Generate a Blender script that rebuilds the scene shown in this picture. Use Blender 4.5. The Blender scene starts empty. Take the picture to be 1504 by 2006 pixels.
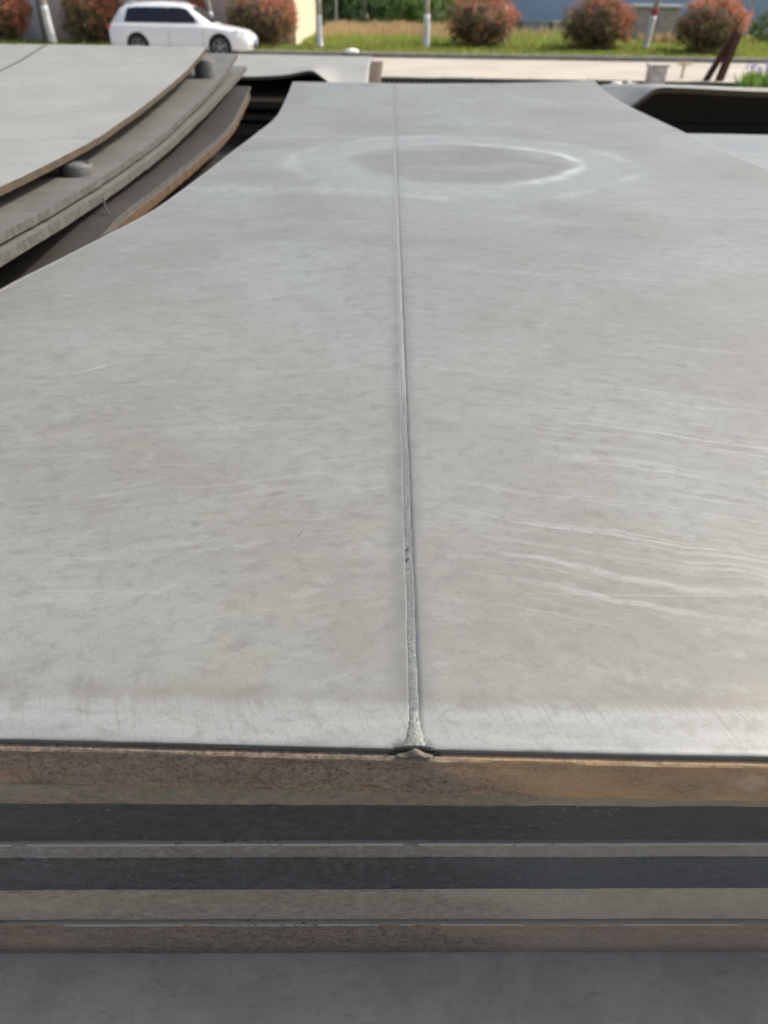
import bpy, bmesh, math, random
from mathutils import Vector, Matrix, noise as mnoise
R = math.radians
random.seed(7)
S = bpy.context.scene
COL = S.collection

# ------------------------------------------------------------------ camera
cam = bpy.data.cameras.new('camera')
cam.sensor_fit = 'VERTICAL'; cam.sensor_height = 36; cam.sensor_width = 27
cam.lens = 36*1506/2006
cam.clip_start = 0.02; cam.clip_end = 3000
cam.dof.use_dof = True; cam.dof.focus_distance = 1.0; cam.dof.aperture_fstop = 5.0
cam_o = bpy.data.objects.new('camera', cam); COL.objects.link(cam_o)
cam_o.matrix_world = Matrix.Translation((0, 0, 1.70)) @ Matrix.Rotation(R(90-34), 4, 'X') @ Matrix.Rotation(R(0.9), 4, 'Z')
S.camera = cam_o

# ------------------------------------------------------------------ sky, sun, exposure
SUN_EL, SUN_AZ = R(47), R(70)          # azimuth measured from +Y towards +X
world = bpy.data.worlds.new('World'); S.world = world; world.use_nodes = True
wn = world.node_tree
sky = wn.nodes.new('ShaderNodeTexSky'); sky.sky_type = 'NISHITA'; sky.sun_disc = False
sky.sun_elevation = SUN_EL; sky.sun_rotation = SUN_AZ
sky.air_density = 1.0; sky.dust_density = 6.0; sky.ozone_density = 1.0
wn.links.new(sky.outputs[0], wn.nodes['Background'].inputs[0])
wn.nodes['Background'].inputs[1].default_value = 0.15
sl = bpy.data.lights.new('sun', 'SUN'); sl.energy = 3.0; sl.angle = R(0.55); sl.color = (1, .96, .87)
so = bpy.data.objects.new('sun', sl); COL.objects.link(so)
sdir = Vector((math.sin(SUN_AZ)*math.cos(SUN_EL), math.cos(SUN_AZ)*math.cos(SUN_EL), math.sin(SUN_EL)))
so.rotation_euler = sdir.to_track_quat('Z', 'Y').to_euler(); so.location = (20, 20, 30)
S.view_settings.view_transform = 'Standard'; S.view_settings.look = 'None'
S.view_settings.exposure = 0.42; S.view_settings.gamma = 1.0
S.cycles.max_bounces = 5; S.cycles.diffuse_bounces = 3; S.cycles.glossy_bounces = 2; S.cycles.transmission_bounces = 2

# ------------------------------------------------------------------ node helpers
class NT:
    def __init__(s, name):
        s.mat = bpy.data.materials.new(name); s.mat.use_nodes = True
        s.t = s.mat.node_tree; s.b = s.t.nodes['Principled BSDF']
    def put(s, sock, v):
        if isinstance(v, bpy.types.NodeSocket): s.t.links.new(v, sock)
        elif v is not None:
            if isinstance(v, (tuple, list)) and len(v) == 3 and sock.type == 'RGBA': v = (*v, 1)
            sock.default_value = v
    def node(s, ty, **kw):
        n = s.t.nodes.new(ty)
        for k, v in kw.items(): setattr(n, k, v)
        return n
    def m(s, op, a, b=None, c=None, clamp=False):
        n = s.node('ShaderNodeMath', operation=op, use_clamp=clamp)
        s.put(n.inputs[0], a); s.put(n.inputs[1], b); s.put(n.inputs[2], c)
        return n.outputs[0]
    def obj(s): return s.node('ShaderNodeTexCoord').outputs['Object']
    def sep(s, v):
        n = s.node('ShaderNodeSeparateXYZ'); s.put(n.inputs[0], v); return n.outputs
    def comb(s, x, y, z=0.0):
        n = s.node('ShaderNodeCombineXYZ'); s.put(n.inputs[0], x); s.put(n.inputs[1], y); s.put(n.inputs[2], z); return n.outputs[0]
    def map(s, v, sc=(1, 1, 1), rot=(0, 0, 0), loc=(0, 0, 0)):
        n = s.node('ShaderNodeMapping'); s.put(n.inputs[0], v); n.inputs[1].default_value = loc; n.inputs[2].default_value = rot; n.inputs[3].default_value = sc
        return n.outputs[0]
    def noise(s, v, sc, det=3, ro=.55, di=0.0):
        n = s.node('ShaderNodeTexNoise'); s.put(n.inputs['Vector'], v); n.inputs['Scale'].default_value = sc
        n.inputs['Detail'].default_value = det; n.inputs['Roughness'].default_value = ro; n.inputs['Distortion'].default_value = di
        return n.outputs[0]
    def voro(s, v, sc, feature='F1'):
        n = s.node('ShaderNodeTexVoronoi', feature=feature); s.put(n.inputs['Vector'], v); n.inputs['Scale'].default_value = sc
        return n.outputs[0]
    def step(s, x, lo, hi):                          # smooth 0..1 between lo and hi (lo may exceed hi)
        n = s.node('ShaderNodeMapRange', interpolation_type='SMOOTHSTEP')
        inv = lo > hi
        s.put(n.inputs[0], x); n.inputs[1].default_value = min(lo, hi); n.inputs[2].default_value = max(lo, hi)
        n.inputs[3].default_value = 1.0 if inv else 0.0; n.inputs[4].default_value = 0.0 if inv else 1.0
        return n.outputs[0]
    def mix(s, f, a, b, mode='MIX'):
        n = s.node('ShaderNodeMix', data_type='RGBA', blend_type=mode)
        s.put(n.inputs[0], f); s.put(n.inputs[6], a); s.put(n.inputs[7], b); return n.outputs[2]
    def band(s, x, c, w):                            # 1 at c fading to 0 at c +- w
        return s.step(s.m('ABSOLUTE', s.m('SUBTRACT', x, c)), w, 0.0)
    def bump(s, h, strength=.3, dist=.002):
        n = s.node('ShaderNodeBump'); n.inputs['Strength'].default_value = strength; n.inputs['Distance'].default_value = dist
        s.put(n.inputs['Height'], h); s.put(s.b.inputs['Normal'], n.outputs[0])
    def out(s, col=None, rough=None, metal=None, spec=None):
        s.put(s.b.inputs['Base Color'], col); s.put(s.b.inputs['Roughness'], rough)
        s.put(s.b.inputs['Metallic'], metal); s.put(s.b.inputs['Specular IOR Level'], spec)
        return s.mat

def simple(name, col, rough=.6, metal=0, var=.15, sc=8, bump=0, spec=.5):
    n = NT(name); o = n.obj(); f = n.noise(o, sc, 4)
    a = tuple(c*(1-var) for c in col); b = tuple(min(1, c*(1+var)) for c in col)
    if bump: n.bump(n.noise(o, sc*6, 3), bump, .004)
    return n.out(n.mix(n.step(f, .3, .7), a, b), rough, metal, spec)

# ------------------------------------------------------------------ object helpers
def link(name, me, mat, parent=None, loc=None, smooth=False):
    if mat is not None and not me.materials: me.materials.append(mat)
    if smooth:
        for p in me.polygons: p.use_smooth = True
    o = bpy.data.objects.new(name, me); COL.objects.link(o)
    if parent: o.parent = parent
    if loc is not None: o.location = loc
    return o
def pyd(name, v, f):
    me = bpy.data.meshes.new(name); me.from_pydata(v, [], f); me.update(); return me
def bmm(name, bm):
    me = bpy.data.meshes.new(name); bm.normal_update(); bm.to_mesh(me); bm.free(); return me
def tag(o, label, cat, group=None):
    o['label'] = label; o['category'] = cat
    if group: o['group'] = group
    return o
def struct(o): o['kind'] = 'structure'; return o
def empty(name, loc, label=None, cat=None, group=None, rz=0):
    o = bpy.data.objects.new(name, None); COL.objects.link(o); o.location = loc; o.rotation_euler.z = rz; o.empty_display_size = .1
    if label: tag(o, label, cat, group)
    return o
def box(bm, x0, x1, y0, y1, z0, z1, bev=0, M=None):
    vs = [bm.verts.new((x, y, z)) for x in (x0, x1) for y in (y0, y1) for z in (z0, z1)]
    fs = [bm.faces.new([vs[i] for i in q]) for q in ((0, 1, 3, 2), (4, 6, 7, 5), (0, 4, 5, 1), (2, 3, 7, 6), (0, 2, 6, 4), (1, 5, 7, 3))]
    if bev: 
        r = bmesh.ops.bevel(bm, geom=list({e for f in fs for e in f.edges}), offset=bev, segments=2, affect='EDGES', profile=.6)
        vs = list({v for f in r['faces'] for v in f.verts} | {v for v in vs if v.is_valid})
    if M is not None: bmesh.ops.transform(bm, matrix=M, verts=[v for v in vs if v.is_valid])
def boxm(name, x0, x1, y0, y1, z0, z1, mat, parent=None, bev=0, loc=None):
    bm = bmesh.new(); box(bm, x0, x1, y0, y1, z0, z1, bev); return link(name, bmm(name, bm), mat, parent, loc)
def tube(bm, pts, rad, n=10, cap=True):
    pts = [Vector(p) for p in pts]; rings = []
    for i, p in enumerate(pts):
        d = (pts[min(i+1, len(pts)-1)]-pts[max(i-1, 0)]).normalized()
        a = d.orthogonal().normalized() if i == 0 else (rings_a - d*rings_a.dot(d)).normalized()
        rings_a = a; b = d.cross(a); r = rad[i] if isinstance(rad, (list, tuple)) else rad
        rings.append([bm.verts.new(p+(a*math.cos(2*math.pi*k/n)+b*math.sin(2*math.pi*k/n))*r) for k in range(n)])
    for i in range(len(rings)-1):
        for k in range(n): bm.faces.new((rings[i][k], rings[i][(k+1) % n], rings[i+1][(k+1) % n], rings[i+1][k]))
    if cap: bm.faces.new(rings[0][::-1]); bm.faces.new(rings[-1])
def fn(x, y=0, z=0): return mnoise.noise(Vector((x, y, z)))
def smooth(a, b, x):
    t = max(0, min(1, (x-a)/(b-a))); return t*t*(3-2*t)
def curve(tab):                                      # smooth interpolation through (x, y) pairs, flat ends
    def f(x):
        if x <= tab[0][0]: return tab[0][1]
        if x >= tab[-1][0]: return tab[-1][1]
        for i in range(len(tab)-1):
            if tab[i][0] <= x <= tab[i+1][0]: break
        def sl(j):
            a, b = max(j-1, 0), min(j+1, len(tab)-1); return (tab[b][1]-tab[a][1])/(tab[b][0]-tab[a][0])
        (xa, ya), (xb, yb) = tab[i], tab[i+1]; h = xb-xa; t = (x-xa)/h
        return (2*t**3-3*t*t+1)*ya+(t**3-2*t*t+t)*h*sl(i)+(-2*t**3+3*t*t)*yb+(t**3-t*t)*h*sl(i+1)
    return f
def lin(a, b, n): return [a+(b-a)*i/n for i in range(n+1)]

def slab(name, xs, ts, xl, yf, yb, ztop, thick, L, jit=.0, prof=((0, 0), (0, 1)), seed=0):
    """A warped plate: xs = fractions across, ts = fractions along; prof = front-face profile (inset y, fraction of thickness)."""
    V, Fc = [], []; nx, nt = len(xs), len(ts)
    def xy(u, t):
        y = yf(u)+(yb(u)-yf(u))*t
        a, b = xl(y); x = a+(b-a)*u
        return x, y
    def J(x, k):
        return jit*(fn(x*9+seed*7.3, k*3.1+seed)+.7*fn(x*40+seed, k*5.7)+.35*fn(x*160, k*2.3+seed)) if jit else 0
    top = {}
    for j, t in enumerate(ts):
        for i, u in enumerate(xs):
            x, y = xy(u, t)
            if t == 0: y += prof[0][0]+J(x, 0)
            top[i, j] = len(V); V.append((x-L[0], y-L[1], ztop(x, y)-L[2]))
    for j in range(nt-1):
        for i in range(nx-1): Fc.append((top[i, j], top[i+1, j], top[i+1, j+1], top[i, j+1]))
    prev = [top[i, 0] for i in range(nx)]
    for k, (dy, fr) in enumerate(prof[1:], 1):       # front face rows
        row = []
        for i, u in enumerate(xs):
            x, y = xy(u, 0); row.append(len(V)); V.append((x-L[0], y+dy+J(x, k)-L[1], ztop(x, y)-fr*thick+J(x, k+.5)*.5-L[2]))
        for i in range(nx-1): Fc.append((prev[i], row[i], row[i+1], prev[i+1]))
        prev = row
    bot = {(i, 0): prev[i] for i in range(nx)}
    for j in range(1, nt):
        for i, u in enumerate(xs):
            x, y = xy(u, ts[j]); bot[i, j] = len(V); V.append((x-L[0], y-L[1], ztop(x, y)-thick-L[2]))
    for j in range(nt-1):
        for i in range(nx-1): Fc.append((bot[i, j+1], bot[i+1, j+1], bot[i+1, j], bot[i, j]))
    for i in range(nx-1): Fc.append((top[i, nt-1], top[i+1, nt-1], bot[i+1, nt-1], bot[i, nt-1]))
    for j in range(nt-1):
        Fc.append((top[0, j+1], bot[0, j+1], bot[0, j], top[0, j])); Fc.append((top[nx-1, j], bot[nx-1, j], bot[nx-1, j+1], top[nx-1, j+1]))
    # the end columns of the front-face rows close the corner as one face each
    rows_l = [top[0, 0]]+[top[nx-1, nt-1]+1+k*nx for k in range(len(prof)-1)]
    if len(prof) > 2:
        Fc.append(rows_l); Fc.append([r+nx-1 if q else top[nx-1, 0] for q, r in enumerate(rows_l)][::-1])
    return pyd(name, V, Fc)

# ------------------------------------------------------------------ materials: steel
def clad_steel():
    """Top face of the big clad plate. Object space: x across, y from the front edge, metres."""
    n = NT('clad_steel'); o = n.obj(); X, Y, Z = n.sep(o)
    flat = n.comb(X, Y, 0.0)
    col = n.mix(n.step(n.noise(flat, 1.3, 4, .55, .6), .36, .64), (.240, .235, .221), (.286, .293, .288))
    # oxide blotches of several sizes
    col = n.mix(n.m('MULTIPLY', n.step(n.noise(n.map(flat, loc=(3, 7, 0)), 3.1, 5, .6, .8), .52, .72), .45), col, (.215, .206, .196))
    col = n.mix(n.m('MULTIPLY', n.step(n.noise(n.map(flat, loc=(9, 2, 0)), 2.2, 4, .6, .5), .52, .70), .60), col, (.280, .306, .304))
    yel = n.m('MULTIPLY', n.step(n.noise(n.map(flat, loc=(1, 5, 0)), 5.5, 4, .6, .4), .48, .72), n.step(Y, 1.1, .1))
    col = n.mix(n.m('MULTIPLY', yel, .38), col, (.290, .272, .216))
    # small smudges, drawn out along the rolling marks
    sx = n.m('SUBTRACT', X, .03)
    s = n.m('MULTIPLY_ADD', n.m('ABSOLUTE', sx), .26, Y)
    warp = n.m('MULTIPLY', n.m('SUBTRACT', n.noise(flat, 6, 3), .5), .05)
    s = n.m('ADD', s, warp)
    sv = n.comb(n.m('MULTIPLY', X, 11.0), n.m('MULTIPLY', s, 17.0), 0.0)
    sm = n.noise(sv, 1.0, 5, .68, .5)
    col = n.mix(n.m('MULTIPLY', n.step(sm, .50, .70), .50), col, (.182, .177, .169))
    sm2 = n.noise(n.map(sv, loc=(13, 4, 0)), 1.7, 4, .7, .3)
    col = n.mix(n.m('MULTIPLY', n.step(sm2, .51, .72), .42), col, (.345, .350, .342))
    # pale wavefront streaks
    wv = n.comb(n.m('MULTIPLY', X, 1.4), n.m('MULTIPLY', s, 92.0), 2.0)
    st = n.step(n.noise(wv, 1.0, 3, .6, .3), .47, .72)
    area = n.m('MULTIPLY', n.step(Y, .14, .22), n.step(Y, 1.05, .55))
    patch = n.step(n.noise(n.map(flat, loc=(4, 1.3, 0)), 3.0, 2), .25, .50)
    side = n.m('MULTIPLY_ADD', n.step(X, .06, .2), .65, .35)
    stm = n.m('MULTIPLY', n.m('MULTIPLY', st, area), n.m('MULTIPLY', patch, side))
    col = n.mix(n.m('MULTIPLY', stm, .40), col, (.50, .515, .522))
    wv2 = n.comb(n.m('MULTIPLY', X, 1.6), n.m('MULTIPLY', s, 20.0), 7.0)
    st2 = n.m('MULTIPLY', n.step(n.noise(wv2, 1.0, 4, .6, .3), .56, .75), n.step(Y, .4, .9))
    col = n.mix(n.m('MULTIPLY', st2, .38), col, (.40, .415, .418))
    fine = n.noise(n.map(flat, sc=(1, 1.4, 1)), 34, 4, .72, .4)
    # the ring left by the charge
    nd = n.m('MULTIPLY', n.m('SUBTRACT', n.noise(flat, 4.5, 4), .5), .16)
    rx = n.m('SUBTRACT', X, .31); ry = n.m('SUBTRACT', Y, 3.13)
    r = n.m('ADD', n.m('SQRT', n.m('ADD', n.m('MULTIPLY', rx, rx), n.m('MULTIPLY', ry, ry))), nd)
    inner = n.step(r, .54, .30)
    col = n.mix(n.m('MULTIPLY', n.m('MULTIPLY', inner, n.step(n.noise(n.map(flat, sc=(1, 2, 1), loc=(1, 1, 1)), 3.2, 5, .6), .34, .60)), .60), col, (.185, .175, .165))
    halo = n.m('MULTIPLY', n.step(r, .95, .52), n.step(r, .46, .56))
    col = n.mix(n.m('MULTIPLY', halo, .55), col, (.335, .358, .366))
    ringn = n.m('MULTIPLY_ADD', n.step(n.noise(n.map(flat, loc=(2, 8, 0)), 5, 3), .3, .62), .8, .2)
    strong = n.m('MULTIPLY_ADD', n.step(rx, -.2, .45), .85, .15)
    ring = n.m('MULTIPLY', n.m('MULTIPLY', n.band(r, .50, .06), n.m('MULTIPLY', ringn, n.step(fine, .30, .56))), strong)
    col = n.mix(n.m('MULTIPLY', ring, .80), col, (.70, .74, .76))
    r2 = n.m('MULTIPLY', n.m('MULTIPLY', n.band(r, .74, .06), n.step(n.noise(flat, 3.3, 3), .42, .62)), .45)
    col = n.mix(r2, col, (.45, .48, .495))
    lw = n.m('ADD', Y, n.m('MULTIPLY', n.m('SUBTRACT', n.noise(flat, 2.5, 4), .5), .30))
    ln = n.m('MULTIPLY', n.m('MAXIMUM', n.band(lw, 3.86, .07), n.band(lw, 2.50, .11)), n.step(X, .65, .1))
    col = n.mix(n.m('MULTIPLY', n.m('MULTIPLY', ln, n.step(sm2, .35, .6)), .42), col, (.43, .462, .475))
    # heat-tinted zone beside the weld
    wob = n.m('ADD', sx, n.m('MULTIPLY', n.m('SUBTRACT', n.noise(flat, 9, 3), .5), .012))
    haz = n.m('MULTIPLY', n.m('MULTIPLY', n.band(wob, 0.0, .034), n.m('MULTIPLY_ADD', n.step(Y, 2.2, .7), .6, .4)), n.m('MULTIPLY_ADD', n.step(n.noise(flat, 14, 3), .3, .65), .6, .4))
    col = n.mix(n.m('MULTIPLY', haz, 1.0), col, (.165, .169, .174))
    # ground strip along the front edge, ragged grinding marks
    e1 = n.noise(n.comb(n.m('MULTIPLY', n.m('ADD', X, n.m('MULTIPLY', Y, .35)), 260.0), n.m('MULTIPLY', Y, 9.0), 0.0), 1.0, 3, .6)
    e0 = n.noise(n.comb(n.m('MULTIPLY', X, 16.0), 0.0, 0.0), 1.0, 3, .5)
    ed = n.m('ADD', n.m('ADD', Y, n.m('MULTIPLY', n.m('SUBTRACT', e1, .5), .026)), n.m('MULTIPLY', n.m('SUBTRACT', e0, .5), .022))
    strip = n.step(ed, .058, .040)
    rim = n.m('MULTIPLY', n.band(ed, .064, .016), n.m('MULTIPLY', n.step(e0, .3, .7), .6))
    col = n.mix(rim, col, (.195, .180, .168))
    tone = n.noise(n.comb(n.m('MULTIPLY', X, 7.0), n.m('MULTIPLY', Y, 60.0), 3.0), 1.0, 4, .6)
    sc = n.mix(n.step(tone, .3, .7), (.290, .304, .309), (.360, .373, .378))
    sc = n.mix(n.m('MULTIPLY', n.step(e1, .52, .72), .55), sc, (.215, .214, .208))
    col = n.mix(n.m('MULTIPLY', strip, .85), col, sc)
    # soot where the weld ends
    ex = n.m('DIVIDE', sx, .026); ey = n.m('DIVIDE', Y, .013)
    er = n.m('ADD', n.m('SQRT', n.m('ADD', n.m('MULTIPLY', ex, ex), n.m('MULTIPLY', ey, ey))), n.m('MULTIPLY', n.m('SUBTRACT', n.noise(flat, 160, 4, .7), .5), 1.3))
    col = n.mix(n.m('MULTIPLY', n.step(er, 1.05, .35), .9), col, (.045, .046, .048))
    # fine brushed grain
    g = n.noise(n.comb(n.m('MULTIPLY', X, 620.0), n.m('MULTIPLY', Y, 190.0), 0.0), 1.0, 2, .6)
    col = n.mix(n.m('MULTIPLY', n.step(g, .40, .72), .30), col, (.155, .152, .146))
    col = n.mix(n.m('MULTIPLY', n.step(fine, .48, .66), .34), col, (.150, .146, .138))
    # a few scratches and rust specks
    for (x0, y0, ang, ln_, w, c) in ((-.112, .345, 70, .016, .0014, (.14, .08, .06)), (.78, 2.32, 5, .05, .02, (.2, .2, .2)), (-.53, .82, 46, .10, .0012, (.55, .56, .55)), (.35, .52, -20, .14, .0012, (.2, .19, .18)), (-.16, 5.75, 8, .07, .03, (.09, .09, .09)), (.42, 5.8, 3, .05, .02, (.12, .12, .12)), (.62, 1.5, -14, .35, .0018, (.40, .41, .41)), (-.30, 1.25, 38, .28, .0020, (.38, .39, .39)), (-.36, 1.5, 41, .30, .003, (.20, .195, .19)), (-.22, 1.9, 36, .30, .004, (.20, .195, .19))):
        ca, sa = math.cos(R(ang)), math.sin(R(ang))
        dx = n.m('SUBTRACT', X, x0); dy = n.m('SUBTRACT', Y, y0)
        a = n.m('ADD', n.m('MULTIPLY', dx, ca), n.m('MULTIPLY', dy, sa)); b = n.m('SUBTRACT', n.m('MULTIPLY', dy, ca), n.m('MULTIPLY', dx, sa))
        col = n.mix(n.m('MULTIPLY', n.m('MULTIPLY', n.band(a, 0, ln_), n.band(b, 0, w)), .8), col, c)
    for rot, sc_, lc in ((R(12), (2.2, 190, 1), 1.0), (R(-24), (1.8, 160, 1), 5.0), (R(52), (3.0, 210, 1), 9.0)):
        hs = n.noise(n.map(flat, sc=sc_, rot=(0, 0, rot), loc=(lc, lc, 0)), 1.0, 1, .4)
        col = n.mix(n.m('MULTIPLY', n.step(hs, .70, .82), .26), col, (.42, .43, .43))
    speck = n.step(n.voro(flat, 21), .045, .02)
    col = n.mix(n.m('MULTIPLY', n.m('MULTIPLY', speck, n.step(n.noise(flat, 3.7, 2), .52, .6)), .5), col, (.13, .11, .10))
    n.bump(n.noise(n.comb(n.m('MULTIPLY', X, 160.0), n.m('MULTIPLY', Y, 110.0), 0.0), 1.0, 2, .6), .12, .001)
    ro = n.m('MULTIPLY_ADD', sm, .26, .38)
    ro = n.m('SUBTRACT', ro, n.m('MULTIPLY', strip, .04))
    col = n.mix(1.0, col, n.mix(n.step(Y, .25, 1.6), (.800, .808, .778), (.762, .795, .788)), 'MULTIPLY')
    return n.out(col, ro, .12, .5)

def plate_steel(name, c1, c2, c3, sc=2.0, metal=.15, rough=.55, gain=1.0):
    n = NT(name); o = n.obj(); c1, c2, c3 = [tuple(v*gain*k for v, k in zip(c, (.98, 1.0, .98))) for c in (c1, c2, c3)]
    col = n.mix(n.step(n.noise(o, sc, 4, .6, .6), .35, .65), c1, c2)
    col = n.mix(n.m('MULTIPLY', n.step(n.noise(n.map(o, sc=(1, 2.4, 1), loc=(4, 1, 2)), sc*3.3, 6, .65, .5), .5, .72), .7), col, c3)
    f = n.noise(o, 60, 4, .7)
    col = n.mix(n.m('MULTIPLY', n.step(f, .5, .75), .3), col, tuple(c*.6 for c in c1))
    n.bump(f, .25, .002)
    return n.out(col, rough, metal, .4)

def face_steel(name, top, low, spk, split=None, spksc=170, amt=.6, chips=None, streak=.35, rough=.7):
    """Cut edge of a plate; local z (0 = plate base) divides an upper and a lower tone; spk = speckle of scale or rust."""
    n = NT(name); o = n.obj(); X, Y, Z = n.sep(o)
    wob = n.m('ADD', Z, n.m('MULTIPLY', n.m('SUBTRACT', n.noise(n.map(o, sc=(1, 1, .5)), 22, 4, .65), .5), .035))
    col = n.mix(n.step(wob, split[0], split[1]), low, top) if split else low
    big = n.noise(n.map(o, sc=(1, 1, .6)), 7, 5, .6, .4)
    col = n.mix(n.m('MULTIPLY', n.step(big, .42, .68), .6), col, top if not split else tuple((a+b)/2.6 for a, b in zip(top, low)))
    sp = n.noise(n.map(o, sc=(1, 1, 1.4)), spksc*1.7, 5, .75)
    pat = n.step(n.noise(n.map(o, loc=(5, 3, 1)), 5, 3), .3, .6)
    col = n.mix(n.m('MULTIPLY', n.m('MULTIPLY', n.step(sp, .44, .64), amt), n.m('MULTIPLY_ADD', pat, .7, .3)), col, spk)
    gr = n.noise(n.map(o, sc=(70, 70, 900)), 1.0, 3, .6)
    col = n.mix(n.m('MULTIPLY', n.step(gr, .5, .7), streak), col, tuple(c*.45 for c in low))
    vs = n.noise(n.map(o, sc=(130, 130, 9)), 1.0, 3, .6)
    col = n.mix(n.m('MULTIPLY', n.step(vs, .55, .75), streak), col, tuple(min(1, c*1.5) for c in top))
    md = n.noise(n.map(o, sc=(1, 1, 1.6), loc=(7, 2, 5)), 75, 5, .72, .1)
    col = n.mix(n.m('MULTIPLY', n.step(md, .50, .68), .36), col, tuple(min(1, c*1.6) for c in top))
    col = n.mix(n.m('MULTIPLY', n.step(md, .48, .34), .42), col, tuple(c*.5 for c in spk))
    lg = n.noise(n.map(o, sc=(1, 1, 2.5), loc=(2, 6, 3)), 2.6, 4, .6, .3)
    col = n.mix(n.m('MULTIPLY', n.step(lg, .45, .66), .55), col, tuple(min(1, c*1.55) for c in low))
    col = n.mix(n.m('MULTIPLY', n.step(lg, .45, .30), .45), col, tuple(c*.55 for c in low))
    stn_ = n.m('MULTIPLY', n.step(n.voro(n.map(o, sc=(1, 1, 1.2)), 11), .20, .13), n.step(n.noise(o, 4, 2), .50, .60))
    col = n.mix(n.m('MULTIPLY', stn_, .35), col, tuple(min(1, c*2.2) for c in top))
    dot = n.m('MULTIPLY', n.step(n.voro(o, 95), .16, .07), n.step(n.noise(o, 9, 2), .54, .64))
    col = n.mix(n.m('MULTIPLY', dot, .6), col, (.30, .29, .27))
    n.bump(n.m('ADD', sp, n.m('MULTIPLY', md, 1.4)), .8, .003)
    return n.out(col, rough, .08, .3)

M = {}
M['clad'] = clad_steel()
M['edge_dark'] = face_steel('clad_edge', (.13, .13, .128), (.105, .105, .102), (.19, .185, .17), None, 220, .5)
M['rust_a'] = face_steel('rusty_cut_edge', (.225, .183, .145), (.330, .220, .118), (.066, .048, .036), (.008, .050), 130, .95, streak=.15)
M['rim'] = plate_steel('ground_rim', (.36, .37, .365), (.42, .43, .425), (.30, .305, .30), 20, .1, .5, .95)
M['olive'] = face_steel('olive_cut_edge', (.220, .193, .140), (.200, .178, .130), (.14, .118, .086), None, 90, .5, streak=.1)
M['recess_shade'] = face_steel('recess_shade_edge', (.062, .069, .072), (.046, .051, .053), (.026, .029, .031), None, 60, .5, streak=.15, rough=.5)  # shade of the recess is put into this blue-black colour
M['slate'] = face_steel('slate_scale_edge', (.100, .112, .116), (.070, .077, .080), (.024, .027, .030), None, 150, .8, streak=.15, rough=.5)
M['bevel'] = face_steel('grey_bevel', (.22, .225, .215), (.19, .178, .145), (.13, .115, .09), None, 60, .4)
M['beige'] = face_steel('beige_cut_edge', (.335, .297, .232), (.305, .270, .212), (.21, .184, .145), None, 80, .5, streak=.12)
M['brown'] = face_steel('brown_cut_edge', (.28, .240, .195), (.275, .208, .150), (.10, .08, .064), None, 110, .75, streak=.12)
M['lower_top'] = plate_steel('lower_plate_top', (.30, .285, .252), (.355, .336, .300), (.245, .228, .20), 12, .02, .7, .78)
M['weld'] = plate_steel('weld_metal', (.30, .31, .305), (.24, .25, .248), (.37, .38, .375), 60, .15, .6)
def bead_mat():
    n = NT('weld_bead_metal'); o = n.obj(); X, Y, Z = n.sep(o)
    a = n.noise(o, 330, 5, .8); b = n.noise(n.map(o, sc=(1, .35, 1)), 60, 4, .6)
    c = n.mix(n.step(a, .40, .66), (.095, .101, .104), (.215, .224, .224))
    c = n.mix(n.m('MULTIPLY', n.step(b, .48, .70), .50), c, (.120, .126, .130))
    bx = n.m('SUBTRACT', X, n.m('MULTIPLY_ADD', Y, -.0028, .0336))
    dk = n.m('MULTIPLY', n.band(n.m('ADD', bx, n.m('MULTIPLY', n.m('SUBTRACT', b, .5), .010)), .0022, .0032), n.step(n.noise(n.map(o, sc=(1, .25, 1)), 45, 4, .65), .36, .58))
    c = n.mix(n.m('MULTIPLY', n.step(Y, .45, 1.0), .80), c, (.225, .232, .228))
    c = n.mix(n.m('MULTIPLY', dk, n.m('MULTIPLY_ADD', n.step(Y, 1.3, .4), .7, .15)), c, (.085, .090, .095))
    n.bump(a, .3, .0015)
    return n.out(c, .6, .1, .4)
M['weld'] = bead_mat()
M['weld_end'] = plate_steel('weld_end_metal', (.25, .258, .245), (.19, .195, .185), (.31, .318, .30), 90, .1, .6, .85)
M['soot'] = plate_steel('weld_soot', (.018, .018, .019), (.035, .035, .036), (.012, .012, .012), 120, .02, .85)
M['slag'] = plate_steel('weld_slag', (.24, .21, .17), (.18, .155, .125), (.28, .25, .205), 110, .02, .8, .6)
M['pl_light'] = plate_steel('pale_plate', (.33, .325, .308), (.37, .365, .348), (.25, .245, .232), 2.0, .1, .55, .78)
M['pl_grey'] = plate_steel('grey_plate', (.225, .218, .200), (.27, .262, .242), (.14, .132, .118), 4.2, .08, .6, .52)
M['pl_brown_shade'] = plate_steel('brown_grey_shade', (.15, .138, .122), (.185, .17, .15), (.09, .08, .07), 4, .03, .7, .20)  # brown-grey, darkened further to paint the shade under the third left plate
M['pl_blue'] = plate_steel('blue_grey_plate', (.32, .352, .368), (.37, .395, .405), (.26, .28, .292), 2.4, .1, .55, .60)
M['edge_rust'] = plate_steel('rust_edge', (.15, .082, .038), (.10, .062, .038), (.06, .044, .032), 16, .02, .85, .72)
M['edge_tan'] = plate_steel('tan_edge', (.145, .10, .060), (.10, .075, .050), (.06, .042, .028), 16, .03, .8, .58)
M['edge_grey'] = plate_steel('grey_edge', (.10, .095, .082), (.17, .162, .145), (.045, .041, .035), 34, .05, .7, .62)
M['shade_black'] = plate_steel('shade_black', (.018, .016, .014), (.026, .022, .018), (.012, .011, .010), 4, .03, .75)  # near-black colour paints the deep shade under and between the piles
M['puck'] = plate_steel('spacer_iron', (.12, .122, .12), (.16, .16, .155), (.08, .08, .08), 14, .2, .6)

GRP_M = 'clad plates stacked in the near pile'; GRP_L = 'curled plates of the left pile'
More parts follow.
